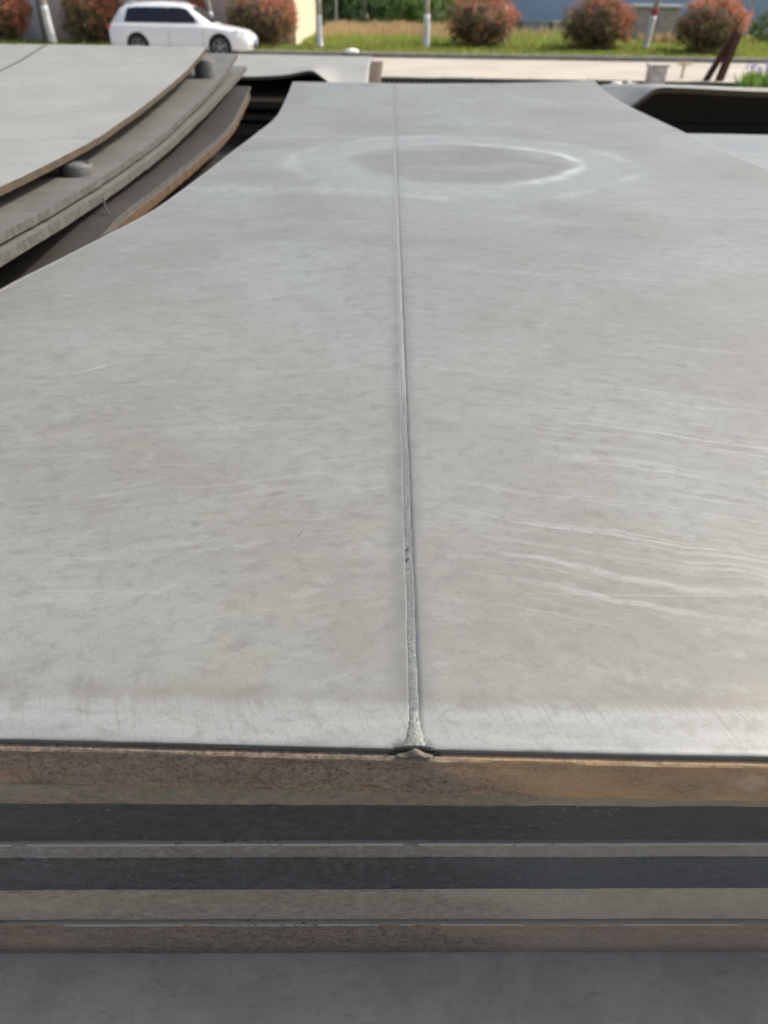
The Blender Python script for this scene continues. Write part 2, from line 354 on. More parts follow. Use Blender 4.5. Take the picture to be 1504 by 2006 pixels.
# ------------------------------------------------------------------ setting: ground, yard, road, verge
M['yard'] = simple('yard_concrete', (.40, .37, .325), .9, 0, .25, .6, .3)
M['road'] = simple('road_concrete', (.385, .352, .298), .9, 0, .10, .5, .25)
M['kerb'] = simple('kerb_concrete', (.38, .345, .285), .9, 0, .14, 3, .3)
M['kerb_dark'] = simple('kerb_granite', (.22, .205, .185), .9, 0, .2, 3, .3)
M['soil'] = simple('verge_soil', (.15, .17, .06), 1, 0, .35, 1.2, .5)
M['field'] = simple('field_soil', (.16, .14, .075), 1, 0, .3, .4, .5)
def sheet(name, x0, x1, y0, y1, z, mat, nx=1, ny=1):
    V = [(x, y, 0) for y in lin(y0, y1, ny) for x in lin(x0, x1, nx)]
    Fc = [(j*(nx+1)+i, j*(nx+1)+i+1, (j+1)*(nx+1)+i+1, (j+1)*(nx+1)+i) for j in range(ny) for i in range(nx)]
    return struct(link(name, pyd(name, V, Fc), mat, None, (0, 0, z)))
sheet('ground', -900, 900, -60, 1500, -.14, M['yard'])
road = sheet('road', -60, 60, 21.86, 28.42, .0, M['road'])
verge = sheet('verge', -500, 500, 28.72, 900, .10, M['soil'])
# kerb of the yard: separate stones along the road's near edge
kb = struct(empty('kerb', (0, 21.7, -.14)))
def kerb_row(parent, x0, x1, step, w, h, mat, gap=.012):
    me = {}
    x = x0; i = 0
    while x < x1:
        k = i % 3
        if k not in me:
            bm = bmesh.new(); box(bm, gap/2, step-gap/2, -w/2, w/2, 0, h, .012)
            for v in bm.verts: v.co += Vector((0, fn(v.co.x*5, k, v.co.z*9), fn(v.co.x*4, 3+k)))*.008
            me[k] = bmm('kerb_stone', bm)
        link('kerb_stone', me[k], mat, parent, (x, random.uniform(-.012, .012), random.uniform(-.006, .006)))
        x += step; i += 1
kerb_row(kb, -4.5, 13, .72, .30, .155, M['kerb'])
kb2 = struct(empty('kerb', (0, 28.57, 0)))
kerb_row(kb2, -15, 15, .99, .28, .135, M['kerb_dark'])
# slotted inlet on the near kerb; dark backing paints the kerb face shade
dr = empty('kerb_shade_inlet', (0, 21.53, -.14), 'slotted drain inlet on a dark strip painted as shade of the near road kerb', 'drain')
bm = bmesh.new(); box(bm, -4.5, 13, -.012, 0, .004, .128); link('shade_strip', bmm('shade_strip', bm), simple('kerb_shade_dark', (.012, .011, .010), .9), dr)
bm = bmesh.new()
for i in range(142): box(bm, -4.45+i*.122, -4.405+i*.122, -.034, -.014, .010, .122)
box(bm, -4.5, 13, -.036, -.013, .002, .009)
link('grate', bmm('grate', bm), simple('grate_iron', (.10, .085, .07), .8), dr)

# ------------------------------------------------------------------ the near pile
XF = lin(0, 1, 300)
TS = [0, .0012, .004, .008, .015]+[.015+.985*(i/60)**1.5 for i in range(1, 61)]
SEAM = lambda y: .035-.0035*min(y, 7)*.8
XL = curve([(.4, -.90), (1.2, -.888), (1.70, -.869), (1.94, -.845), (2.27, -.815), (2.70, -.770), (3.2, -.742), (3.84, -.720), (4.4, -.705), (5.25, -.70), (6.3, -.70)])
XR = curve([(.4, 1.575), (3.45, 1.56), (6.8, 1.56)])
ZL = curve([(3.0, 0), (3.6, -.005), (4.4, -.020), (5.25, -.037), (5.72, -.004), (6.15, .048), (6.28, .068)])
ZR = curve([(3.6, 0), (4.4, .009), (5.7, .010), (6.12, .020), (6.41, .030), (6.75, .066)])
YB = lambda x: 6.27+.213*(max(-.7, min(1.56, x))+.7)
YF = lambda x: .4895-.0095*x
def ZT(x, y):
    z = 1.10
    z += .044*(1-smooth(1.35, 2.75, y))*smooth(.65, 1.5, y)*smooth(-.05, -.85, x)
    q = max(0, min(1, (x+.7)/2.26)); z += ZL(y)*(1-q)+ZR(y)*q
    z += .030*(1-smooth(3.0, 4.4, y))*smooth(.9, 1.6, x)
    z += .004*fn(x*1.1, y*.8, 2)+.0015*fn(x*3, y*2, 5)
    z -= .0035*smooth(.545, .485, y)
    z += .0020*fn(x*2.3, 7)*smooth(.9, .5, y)
    return z
MAIN_L = (0, .49, 1.0)
main = empty('clad_plate', MAIN_L, 'big pale grey clad plate with a centre weld seam, top of the near pile', 'steel plate', GRP_M)
def half(side):
    xl = (lambda y: (XL(y), SEAM(y)-.0015)) if side < 0 else (lambda y: (SEAM(y)+.0015, XR(y)))
    a, b = (-.79, .035) if side < 0 else (.035, 1.6)
    yf = lambda u: YF(a+(b-a)*u)
    me = slab('clad_sheet', ([0, .011]+lin(.02, 1, 158)) if side < 0 else lin(0, 1, 160), TS, xl, yf, lambda u: YB((-.70+.72*u) if side < 0 else (.02+1.54*u)), ZT, .0085, MAIN_L, .0006, ((.0012, 0), (0, .16), (.0003, .5), (.0006, 1)), 3+side)
    return me
for sd in (-1, 1):
    me = half(sd); me.materials.append(M['clad']); me.materials.append(M['edge_dark'])
    for p in me.polygons:
        p.use_smooth = p.normal.z > .5
        if p.normal.z < .35: p.material_index = 1
    if sd < 0:
        me.materials.append(M['rim'])
        for p in me.polygons:
            if p.normal.z > .5 and min(me.vertices[q].co.x for q in p.vertices) <= XL(p.center.y+.49)+.003: p.material_index = 2
    o = link('clad_sheet', me, None, main); o['label'] = 'left clad sheet, pale and blotchy' if sd < 0 else 'right clad sheet with a white ring and pale streaks'
me = slab('base_plate', XF, TS[::3]+[1.0], lambda y: (XL(y)+.05, XR(y)-.004), lambda u: YF(-.79+2.39*u)-.0058, lambda u: YB(-.70+2.26*u)-.01, lambda x, y: ZT(x, y)-.0088, .057, MAIN_L, .0011, ((.0018, 0), (0, .035), (.0022, .16), (.001, .22), (-.0006, .5), (.0004, .9), (.003, 1)), 11)
me.materials.append(M['rust_a']); link('base_plate', me, None, main)['label'] = 'rust-speckled brown base under the clad sheets'
# weld bead along the seam
bm = bmesh.new(); prev = None; y = .527; ys = []
while y < 6.41: ys.append(y); y += .0022 if y < .9 else (.006 if y < 1.8 else .05)
for y in ys:
    w = .0052+(.0008*fn(y*30, 2)+.0005*fn(y*110) if y < .9 else 0); rip = .00010*math.sin(y*1500+2*fn(y*60)) if y < .9 else 0
    hgt = .0007+(.0003*fn(y*45, 5) if y < 1.8 else 0)+rip; cx = SEAM(y)+(.0010*fn(y*12, 8) if y < 1.8 else 0)
    row = []
    for k in range(9):
        a = -1+k/4; x = cx+a*w
        z = ZT(x, y)+hgt*(1-a*a)-.0001
        row.append(bm.verts.new((x-MAIN_L[0], y-MAIN_L[1], z-MAIN_L[2])))
    if prev:
        for k in range(8): bm.faces.new((prev[k], prev[k+1], row[k+1], row[k]))
    prev = row
wb = link('weld_bead', bmm('weld_bead', bm), M['weld'], main, None, True)
for y, rr in ((.782, .0019), (.803, .0016), (.799, .0009)):
    bm = bmesh.new(); bmesh.ops.create_icosphere(bm, subdivisions=2, radius=rr)
    for v in bm.verts: v.co.z *= .35; v.co += Vector((fn(v.co.x*900, v.co.y*900), fn(v.co.y*900, 3), 0))*rr*.25
    x = SEAM(y)-.001; link('weld_pit', bmm('weld_pit', bm), M['soot'], wb, (x, y-MAIN_L[1], ZT(x, y)+.0024-MAIN_L[2]))
# flared end of the weld at the front edge, sooty lip and slag lump beneath
def blob(name, mat, cx, y0, y1, wfun, hfun, ny=26, nx=16, parent=main, rough=.0006):
    bm = bmesh.new(); prev = None
    for j in range(ny+1):
        t = j/ny; y = y0+(y1-y0)*t; row = []
        for k in range(nx+1):
            a = -1+2*k/nx; x = cx+a*wfun(t); z = ZT(x, max(y, .49))+hfun(t, a)+rough*fn(x*500, y*500)
            row.append(bm.verts.new((x-MAIN_L[0], y-MAIN_L[1], z-MAIN_L[2])))
        if prev:
            for k in range(nx): bm.faces.new((prev[k], prev[k+1], row[k+1], row[k]))
        prev = row
    return link(name, bmm(name, bm), mat, parent, None, True)
CXW = SEAM(.5)
blob('weld_soot', M['soot'], CXW, .4868, .4920, lambda t: (.026-.012*t)*(1+.2*fn(t*17, 9)), lambda t, a: (.0006*(1-abs(a)**4)-.0003-.0095*max(0, 1-t/.55)**.8), rough=.0006)
blob('weld_end', M['weld_end'], CXW, .4918, .532, lambda t: (.0070*(1-t)**1.4+.0045)*(1+.16*fn(t*8, 4)), lambda t, a: .0022*(1-.6*t)*(1-a*a)*min(1, t*5+.3)+.0004-.0008*abs(a)**6, ny=40, rough=.0009)
bm = bmesh.new(); bmesh.ops.create_uvsphere(bm, u_segments=40, v_segments=16, radius=1)
for v in bm.verts:
    q = v.co.copy(); x = q.x*.018; sh = math.exp(-(x/.0068)**2)
    v.co = Vector((x, q.y*.0032, q.z*(.0012+.0035*sh)+.0042*sh-.0035)) + Vector((0, .5, 1))*.0007*fn(q.x*14, q.y*5, q.z*5)
link('weld_slag', bmm('weld_slag', bm), M['slag'], main, (CXW, .4852-MAIN_L[1], 1.0925-MAIN_L[2]), True)

def low_plate(name, yc, yaw, zt, th, mat_face, mat_top, label, prof, jit=.001, x0=-.72, x1=1.54, yb=6.2, seed=1, top_thr=.6):
    L = (0, yc, zt-th); root_me = slab(name, lin(0, 1, 260), [0, .002, .006, .02, .1, .3, .6, 1], lambda y: (x0, x1), lambda u: yc+yaw*(x0+(x1-x0)*u), lambda u: yb, lambda x, y: zt+.0012*fn(x*2, seed), th, L, jit, prof, seed)
    root_me.materials.append(mat_face); root_me.materials.append(mat_top)
    for p in root_me.polygons:
        if p.normal.z > top_thr and p.center.z > th-.004: p.material_index = 1
    return tag(link(name, root_me, None, None, L), label, 'steel plate', GRP_M)
def chip_mat():
    n = NT('chipped_bright_rim'); o = n.obj(); X, Y, Z = n.sep(o)
    f = n.noise(n.map(o, sc=(1, 2, 1)), 120, 4, .75); b = n.noise(o, 7, 3)
    c = n.mix(n.step(n.m('ADD', f, n.m('MULTIPLY', n.m('SUBTRACT', b, .5), .5)), .30, .42), (.12, .112, .095), (.37, .335, .275))
    return n.out(c, .5, .2, .5)
M['chip'] = chip_mat()
low_plate('clad_plate', .4915, .0126, 1.0345, .0375, M['olive'], M['olive'], 'olive-brown plate directly beneath the rusty top plate of the near pile', ((.002, 0), (0, .05), (.0006, .90), (.007, 1)), .0012, seed=21)
low_plate('clad_plate', .5068, .0195, .9945, .0765, M['recess_shade'], M['recess_shade'], 'recessed plate with its shade painted blue-black, third down the near pile', ((0, 0), (.0004, .5), (-.001, .72), (.0008, .8), (0, 1)), .0007, seed=31)
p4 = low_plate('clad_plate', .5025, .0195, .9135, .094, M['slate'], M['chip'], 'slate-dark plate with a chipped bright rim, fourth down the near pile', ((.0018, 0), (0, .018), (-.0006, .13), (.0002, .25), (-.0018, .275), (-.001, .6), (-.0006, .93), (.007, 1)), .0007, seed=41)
p4.data.materials.append(M['bevel'])
for p in p4.data.polygons:
    c = p.center
    if p.material_index == 0 and c.y < .03 and .0705 < c.z < .0935 and p.normal.y < -.3: p.material_index = 2
low_plate('clad_plate', .5085, .0175, .8190, .0770, M['beige'], M['beige'], 'smooth beige-brown plate below the slate-dark one, fifth down the near pile', ((.009, 0), (.001, .07), (0, .12), (.0002, .5), (0, .93), (.008, 1)), .0006, seed=51)
low_plate('clad_plate', .5062, .0165, .7370, .071, M['brown'], M['chip'], 'brown plate with a thin bright rim, sixth down the near pile', ((.001, 0), (0, .015), (.001, .2), (.0002, .3), (-.0008, .7), (.003, 1)), .0007, seed=61)
low_plate('clad_plate', .27, .0, .6640, .06, M['edge_dark'], M['lower_top'], 'dark grey plate jutting out towards the viewer at the foot of the near pile', ((.001, 0), (0, .05), (0, 1)), .0008, seed=71)
for k, yy in enumerate((1.2, 3.4, 5.7)):
    tag(boxm('bearer', -.70, 1.5, -.12, .12, 0, .744, simple('bearer_concrete', (.12, .11, .10), .9), None, .01, (0, yy, -.14)), ['front concrete bearer hidden under the near pile', 'middle concrete bearer hidden under the near pile', 'rear concrete bearer hidden under the near pile'][k], 'bearer', 'bearers under the near pile')

# ------------------------------------------------------------------ the left pile
def curled(name, xe, tab, thick, mat, mat_e, label, x0=-3.6, y0=.9, seed=0, group=GRP_L, wave=.006, ny=140, nx=24, L=None):
    zf = curve(tab); yb = tab[-1][0]; L = L or (xe, y0, zf(y0)-thick)
    zt = lambda x, y: zf(y)+wave*fn(x*.9, y*.7, seed)*min(1, (xe-x)*1.2)
    me = slab(name, lin(0, 1, nx), lin(0, 1, ny), lambda y: (x0, xe+.004*fn(y*3, seed)+.0035*fn(y*13, seed+3)+.0025*fn(y*45, seed+5)), lambda u: y0, lambda u: yb, zt, thick, L, 0)
    me.materials.append(mat); me.materials.append(mat_e)
    for p in me.polygons:
        p.use_smooth = False
        if p.normal.z < .5: p.material_index = 1
    return tag(link(name, me, None, None, L), label, 'steel plate', group), zt
LT = [(2.076, 1.279), (2.429, 1.277), (2.911, 1.284), (3.617, 1.324), (4.333, 1.385), (4.809, 1.449)]
top_l, zt1 = curled('curled_plate', -.99, LT, .020, M['pl_light'], M['edge_tan'], 'pale curled plate propped on spacers, top of the left pile', seed=1)
l2, zt2 = curled('curled_plate', -.90, [(1.4, 1.236), (1.834, 1.226), (2.223, 1.216), (2.862, 1.214), (3.454, 1.231), (4.617, 1.315), (5.226, 1.397)], .021, M['pl_grey'], M['edge_grey'], 'grey curled plate carrying the round spacers, second in the left pile', seed=2)
l3, zt3 = curled('curled_plate', -.88, [(1.4, 1.208), (1.775, 1.198), (2.3, 1.186), (2.862, 1.184), (3.454, 1.198), (4.4, 1.250), (5.383, 1.322)], .026, M['pl_grey'], M['edge_grey'], 'grey curled plate with a rough pale edge, third in the left pile', seed=2)
l4, zt4 = curled('curled_plate', -.82, [(1.2, .93), (1.7, 1.0), (2.108, 1.095), (2.425, 1.127), (2.817, 1.123), (3.666, 1.118), (4.409, 1.135), (5.105, 1.240)], .016, M['pl_brown_shade'], M['edge_grey'], 'grey curled plate darkened for shade just above the rusty one in the left pile', seed=4, wave=.002)
l5, zt5 = curled('curled_plate', -.815, [(1.2, .912), (1.7, .982), (2.108, 1.077), (2.425, 1.109), (2.817, 1.105), (3.666, 1.100), (4.409, 1.117), (5.05, 1.212)], .030, M['pl_grey'], M['edge_rust'], 'orange-rusted plate edge at the bottom of the visible left pile', seed=4, wave=.002)
for k, (z, y1) in enumerate(((.98, 4.3), (.86, 4.2), (.74, 4.25))):
    curled('curled_plate', -.86-.02*k, [(.9, z), (3, z), (y1, z+.01)], .09, M['shade_black'], M['shade_black'], ['dark flat plate hidden first below the rusty left plate', 'dark flat plate hidden second below the rusty left plate', 'dark flat plate hidden lowest in the left pile'][k], seed=9+k, nx=6, ny=8)
for k, yy in enumerate((1.6, 4.2)):
    tag(boxm('bearer', -3.4, -.95, -.12, .12, 0, .80, M['shade_black'], None, .01, (0, yy, -.14)), ['front bearer under the left pile', 'rear bearer under the left pile'][k], 'bearer', 'bearers under the left pile')
# weld seam on the top left plate
bm = bmesh.new(); prev = None
for y in lin(1.0, 4.80, 60):
    row = [bm.verts.new((x-top_l.location.x, y-top_l.location.y, zt1(x, y)+h-top_l.location.z)) for x, h in ((-1.862, -.001), (-1.85, .003), (-1.838, -.001))]
    if prev: [bm.faces.new((prev[k], prev[k+1], row[k+1], row[k])) for k in (0, 1)]
    prev = row
link('weld_bead', bmm('weld_bead', bm), M['edge_grey'], top_l)
# round spacers between the two upper plates
def puck(x, y, r, h, label):
    z = zt2(x, y)-.002; bm = bmesh.new(); n = 40; prev = None
    prof = [(0, h), (r*.62, h), (r*.66, h-.004), (r*.82, h-.004), (r*.86, h), (r*.95, h), (r, h-.006), (r*1.02, h*.5), (r, .0), (0, .0)]
    for q, (rr, zz) in enumerate(prof):
        ring = [bm.verts.new((max(rr, .0005)*math.cos(2*math.pi*k/n), max(rr, .0005)*math.sin(2*math.pi*k/n), zz)) for k in range(n)]
        if prev: [bm.faces.new((prev[k], ring[k], ring[(k+1) % n], prev[(k+1) % n])) for k in range(n)]
        prev = ring
    return tag(link('spacer_disc', bmm('spacer_disc', bm), M['puck'], None, (x, y, z)), label, 'spacer', 'spacers in the left pile')
pk1 = puck(-.985, 2.60, .050, .034, 'round iron spacer near the front of the left pile')
pk2 = puck(-.985, 4.68, .055, .080, 'tall round spacer at the far corner of the left pile')

bm = bmesh.new(); tube(bm, [(0, 0, .045), (.006, -.01, .02), (.016, -.016, 0)], .0028, 8)
tag(link('wire_tie', bmm('wire_tie', bm), M['edge_grey'], None, (-.872, 2.47, 1.128)), 'short grey wire hanging from the third plate of the left pile', 'wire')
# ------------------------------------------------------------------ plates behind the gaps
def far_plate(name, x0, x1, y0, y1, zfun, th, mat, mat_e, label, group, nx=60, ny=24):
    L = (x0, y0, zfun(x0, y0)-th)
    me = slab(name, lin(0, 1, nx), lin(0, 1, ny), lambda y: (x0, x1), lambda u: y0, lambda u: y1, zfun, th, L, 0)
    me.materials.append(mat); me.materials.append(mat_e)
    for p in me.polygons:
        p.use_smooth = p.normal.z > .5
        if p.normal.z < .4: p.material_index = 1
    return tag(link(name, me, None, None, L), label, 'steel plate', group)
GF = 'plates of the far left pile'; GR = 'plates of the far right pile'
fa = curve([(-4.5, .80), (-1.8, .815), (-1.31, .84), (-1.05, .885), (-.96, .886), (-.80, .784), (-.68, .70), (-.3, .64)])
far_plate('far_plate', -4.5, -.30, 11, 14.3, lambda x, y: .86+(fa(x)-.86)*(1-smooth(11, 12.6, y))+.008*fn(x, y), .035, M['pl_light'], M['shade_black'], 'pale plate with drooping front corner on the far left pile', GF, 90)
far_plate('far_plate', -4.3, -.13, 10.98, 14.25, lambda x, y: .80-.22*(1-smooth(11, 12.6, y))+.004*fn(x, y), .04, M['edge_tan'], M['edge_tan'], 'tan plate sticking out on the right under the pale far plate', GF)
for k in range(4):
    z = .60-.14*k; y0 = 11.55+[0, .12, .05, .15][k]
    far_plate('far_plate', -4.4, -.25-.03*k, y0, 14.2, lambda x, y, z=z: z+.01*fn(x*.8, k), .07, M['shade_black'], M['shade_black'], ['dark plate under the overhang, highest in the far left pile', 'dark plate under the overhang, second in the far left pile', 'dark plate under the overhang, third in the far left pile', 'dark plate lowest in the far left pile'][k], GF, 10, 4)
fc = curve([(2.2, .38), (2.55, .50), (2.77, .648), (2.90, .745), (3.03, .840), (3.25, .852), (4.3, .826), (7, .80)])
far_plate('far_plate', 2.2, 7.0, 10, 12.6, lambda x, y: .83+(fc(x)-.83)*(1-.25*smooth(10, 10.7, y))-.085*max(0, y-10.45)+.006*fn(x, y), .018, M['pl_light'], M['edge_tan'], 'pale plate with down-curled corner on the far right pile', GR, 110)
far_plate('far_plate', 2.3, 7.0, 10.02, 12.5, lambda x, y: .808+(fc(x)-.83)*(1-.25*smooth(10, 10.7, y))-.085*max(0, y-10.45), .034, M['edge_tan'], M['edge_tan'], 'tan-edged plate right under the pale one on the far right pile', GR, 110)
for k in range(4):
    z = .67-.17*k; y0 = 11.3+[0, .06, .02, .04][k]
    far_plate('far_plate', 3.1, 7.0, y0, 12.4, lambda x, y, z=z: z+.004*fn(x*.8, k), .165, M['shade_black'], M['shade_black'], ['dark plate in deep shade, highest below the far right overhang', 'dark plate in deep shade, second in the far right pile', 'dark plate in deep shade, third in the far right pile', 'dark plate lowest in the far right pile'][k], GR, 10, 4)
# right neighbour pile
far_plate('flat_plate', 1.575, 4.4, .7, 4.94, lambda x, y: 1.05+.006*fn(x, y), .05, M['pl_blue'], M['edge_grey'], 'blue-grey flat plate right of the near pile, top of its stack', 'plates of the right pile')
for k in range(4):
    far_plate('flat_plate', 1.60, 4.4, .75, 4.9-.05*k, lambda x, y, z=.985-.16*k: z, .10, M['shade_black'], M['shade_black'], ['dark plate first below the blue-grey right plate', 'dark plate second below the blue-grey right plate', 'dark plate third below the blue-grey right plate', 'dark plate lowest in the right pile'][k], 'plates of the right pile', 6, 4)
for k, yy in enumerate((1.4, 4.2)):
    tag(boxm('bearer', 1.9, 4.3, -.12, .12, 0, .544, M['shade_black'], None, .01, (0, yy, -.14)), ['front bearer under the right pile', 'rear bearer under the right pile'][k], 'bearer', 'bearers under the right pile')
# ------------------------------------------------------------------ foliage helpers
def leaf_mat(name, c1, c2, c3, rough=.5, trans=.25):
    n = NT(name); g = n.node('ShaderNodeNewGeometry').outputs['Random Per Island']
    c = n.mix(n.step(g, .1, .6), c1, c2); c = n.mix(n.step(g, .72, .95), c, c3)
    tr = n.node('ShaderNodeBsdfTranslucent'); n.put(tr.inputs[0], c); ms = n.node('ShaderNodeMixShader'); ms.inputs[0].default_value = trans
    n.out(c, rough, 0, .3)
    n.t.links.new(n.b.outputs[0], ms.inputs[1]); n.t.links.new(tr.outputs[0], ms.inputs[2]); n.t.links.new(ms.outputs[0], n.t.nodes['Material Output'].inputs[0])
    return n.mat
def leaf(V, Fc, p, d, up, s, w=.42):
    d = d.normalized(); sd = d.cross(up)
    if sd.length < 1e-3: sd = d.orthogonal()
    sd.normalize(); nn = sd.cross(d); i = len(V)
    V += [p, p+d*s*.5+sd*s*w*.5+nn*s*.08, p+d*s, p+d*s*.5-sd*s*w*.5+nn*s*.08]; Fc.append((i, i+1, i+2, i+3))
def rv(): 
    while True:
        v = Vector((random.uniform(-1, 1), random.uniform(-1, 1), random.uniform(-1, 1)))
        if .05 < v.length < 1: return v.normalized()
def clumped(n, nc, rad, size, pick, flat=0, seed=0):
    """leaves gathered in clumps over a lumpy ellipsoid; pick(dir, r) filters"""
    V, Fc = [], []; clumps = []
    while len(clumps) < nc:
        d = rv(); r = random.uniform(.62, 1.0); lump = 1+.15*fn(d.x*1.9+seed*1.7, d.y*1.9, d.z*1.9)+.10*fn(d.x*6+seed, d.y*6, d.z*6)
        if d.z < -.93: continue
        if random.random() < pick(d, r): clumps.append((Vector((d.x*rad[0], d.y*rad[1], d.z*rad[2]))*r*lump, d))
    for k in range(n):
        c, d = clumps[k % nc]; p = c+rv()*random.uniform(0, .15)*max(rad)
        q = (d*.7+rv()+Vector((0, 0, .35))); leaf(V, Fc, p, q, rv(), size*random.uniform(.6, 1.3))
    return V, Fc
M['ph_green'] = leaf_mat('photinia_old_leaf', (.14, .125, .048), (.26, .185, .085), (.34, .18, .12), .5, .3)
M['ph_red'] = leaf_mat('photinia_new_leaf', (.56, .20, .14), (.62, .25, .165), (.46, .34, .18), .4, .42)
M['ph_in'] = simple('photinia_twigs', (.085, .066, .038), .9, 0, .4, 9)
M['bark'] = simple('poplar_bark', (.36, .33, .25), .9, 0, .35, 9, .6)
M['whitewash'] = simple('whitewash', (.66, .66, .65), .85, 0, .08, 9, .3)
M['tr_green'] = leaf_mat('tree_leaf', (.16, .27, .085), (.22, .34, .11), (.28, .36, .14), .5, .5)
M['tr_dark'] = leaf_mat('dark_tree_leaf', (.075, .15, .065), (.12, .20, .085), (.16, .24, .10), .5, .5)
M['yg_leaf'] = leaf_mat('young_leaf', (.12, .20, .05), (.17, .25, .07), (.10, .15, .05))

# ------------------------------------------------------------------ building on the left
M['stucco'] = simple('brown_tiles', (.62, .50, .42), .8, 0, .08, 1.2, .1)
M['cream'] = simple('cream_render', (.60, .53, .38), .85, 0, .06, 1.0, .1)
M['joint'] = simple('tile_joint', (.40, .32, .27), .9)
bl = empty('brown_building', (-12, 36.9, .1), 'brown tiled building with a cream side wall behind the white car', 'building')
boxm('wall', -9.2, 8.5, -4.25, 4.5, 0, 5.5, M['joint'], bl)
boxm('side_wall', 8.50, 8.56, -4.4, 4.5, 0, 5.5, M['cream'], bl)['label'] = 'sunlit cream side wall'
boxm('corner_strip', 8.28, 8.50, -4.40, -4.25, 0, 5.5, M['cream'], bl, .004)
tile = None
for i in range(12):
    for j in range(6):
        x = -9.15+i*1.45; z = .02+j*.9
        if -2.2 < x+.7 < -.1 and z < 2.6 and False: continue
        if tile is None:
            bm = bmesh.new(); box(bm, 0, 1.435, -.03, 0, 0, .888, .004); tile = bmm('wall_panel', bm)
        if x+1.43 > 8.28: continue
        link('wall_panel', tile, M['stucco'], bl, (x, -4.25, z))
boxm('roof', -9.4, 8.8, -4.6, 4.7, 5.5, 5.75, M['cream'], bl, .02)
dm = simple('door_paint', (.68, .74, .78), .45, 0, .05, 2)
dr_ = boxm('door', -1.62, -.62, -4.335, -4.285, .02, 2.35, dm, bl, .01); dr_['label'] = 'pale blue-white steel door'
for (x0, x1, z0, z1) in ((-1.50, -1.17, .2, 1.0), (-1.07, -.74, .2, 1.0), (-1.50, -1.17, 1.55, 2.2), (-1.07, -.74, 1.55, 2.2)):
    boxm('door_panel', x0, x1, -4.352, -4.336, z0, z1, dm, dr_, .006)
bm = bmesh.new(); box(bm, -.10, .10, -.012, .0, -.10, .10, .004, Matrix.Translation((-1.12, -4.338, 1.28)) @ Matrix.Rotation(R(45), 4, 'Y') ); link('diamond_emblem', bmm('diamond_emblem', bm), simple('emblem_gold', (.42, .40, .30), .5), dr_)
for nm, x0, x1 in (('door_frame', -1.76, -1.62), ('door_frame', -.62, -.48)): boxm(nm, x0, x1, -4.36, -4.285, 0, 2.48, simple('frame_tan', (.33, .26, .18), .7), bl)
boxm('door_frame', -1.62, -.62, -4.36, -4.285, 2.36, 2.48, simple('frame_tan', (.33, .26, .18), .7), bl)

# ------------------------------------------------------------------ blue workshop and low wall on the right
def ribbed(name, x0, x1, z0, z1, pitch, dep, mat, parent):
    V, Fc = [], []; x = x0; k = 0
    pts = []
    while x < x1:
        pts += [(x, 0), (x+pitch*.35, 0), (x+pitch*.42, -dep), (x+pitch*.93, -dep)]; x += pitch
    for a, b in pts: V += [(a, b, z0), (a, b, z1)]
    for i in range(len(pts)-1): Fc.append((2*i, 2*i+2, 2*i+3, 2*i+1))
    return link(name, pyd(name, V, Fc), mat, parent)
M['blue'] = simple('blue_cladding', (.34, .44, .60), .5, .0, .06, .5)
bw = empty('blue_workshop', (26, 62, .1), 'long blue corrugated workshop behind the shrubs on the right', 'workshop')
boxm('core', -20.5, 20, -3.6, 8, 0, 8, M['blue'], bw)
ribbed('cladding', -20.6, 20.2, .55, 8.1, .42, .07, M['blue'], bw)['label'] = 'blue ribbed steel cladding'
bw.children[-1].location.y = -3.64
boxm('base_wall', -20.6, 20.2, -3.78, -3.61, 0, .54, simple('base_grey', (.17, .19, .21), .85), bw)
for i in range(16): boxm('base_vent', -20+i*2.3, -18.9+i*2.3, -3.80, -3.782, .08, .44, simple('vent_dark', (.02, .022, .025), .6), bw)
boxm('roof', -20.9, 20.5, -4.1, 8.2, 8.1, 8.4, M['blue'], bw)
lw = empty('low_wall', (11, 48, .1), 'low blue-grey wall with dark openings in front of the blue workshop', 'wall')
boxm('wall', -6.5, 9, 0, .2, 0, .50, simple('lowwall', (.20, .235, .26), .85, 0, .2, 1), lw)
for (x0, x1) in ((-4.6, -4.1), (-2.7, -2.25), (-.35, .6), (3.9, 5.0), (6.0, 7.0)): boxm('opening', x0, x1, -.012, -.003, .05, .44, simple('opening_dark', (.02, .022, .026), .7), lw)
def post(name, x, y, z0, z1, r, mat, label, cat, lean=(0, 0), n=10):
    bm = bmesh.new(); tube(bm, [(0, 0, 0), (lean[0]*.5, lean[1]*.5, (z1-z0)*.5), (lean[0], lean[1], z1-z0)], r, n)
    c = r*1.35; box(bm, lean[0]-c, lean[0]+c, lean[1]-c, lean[1]+c, z1-z0, z1-z0+r*.8)
    return tag(link(name, bmm(name, bm), mat, None, (x, y, z0)), label, cat)
gm = simple('post_grey', (.36, .36, .33), .8, 0, .15, 5)
post('yard_post', 9.02, 46.5, .1, .95, .10, gm, 'grey post standing before the low wall between two shrubs', 'post')
post('thin_pole', -2.75, 45, .1, 5, .07, simple('pole_grey', (.25, .26, .24), .7), 'thin grey pole in front of the green trees', 'pole')
post('blue_pole', -8.93, 31.7, .1, 4.5, .055, simple('pole_blue', (.42, .62, .72), .5), 'pale blue pole rising behind the roof of the white car', 'pole')
tag(boxm('concrete_block', -.22, .22, -.2, .2, 0, .55, simple('block_beige', (.42, .38, .30), .9, 0, .2, 4, .4), None, .03, (8.42, 46.2, .1)), 'beige concrete block beside the grey post before the low wall', 'block')
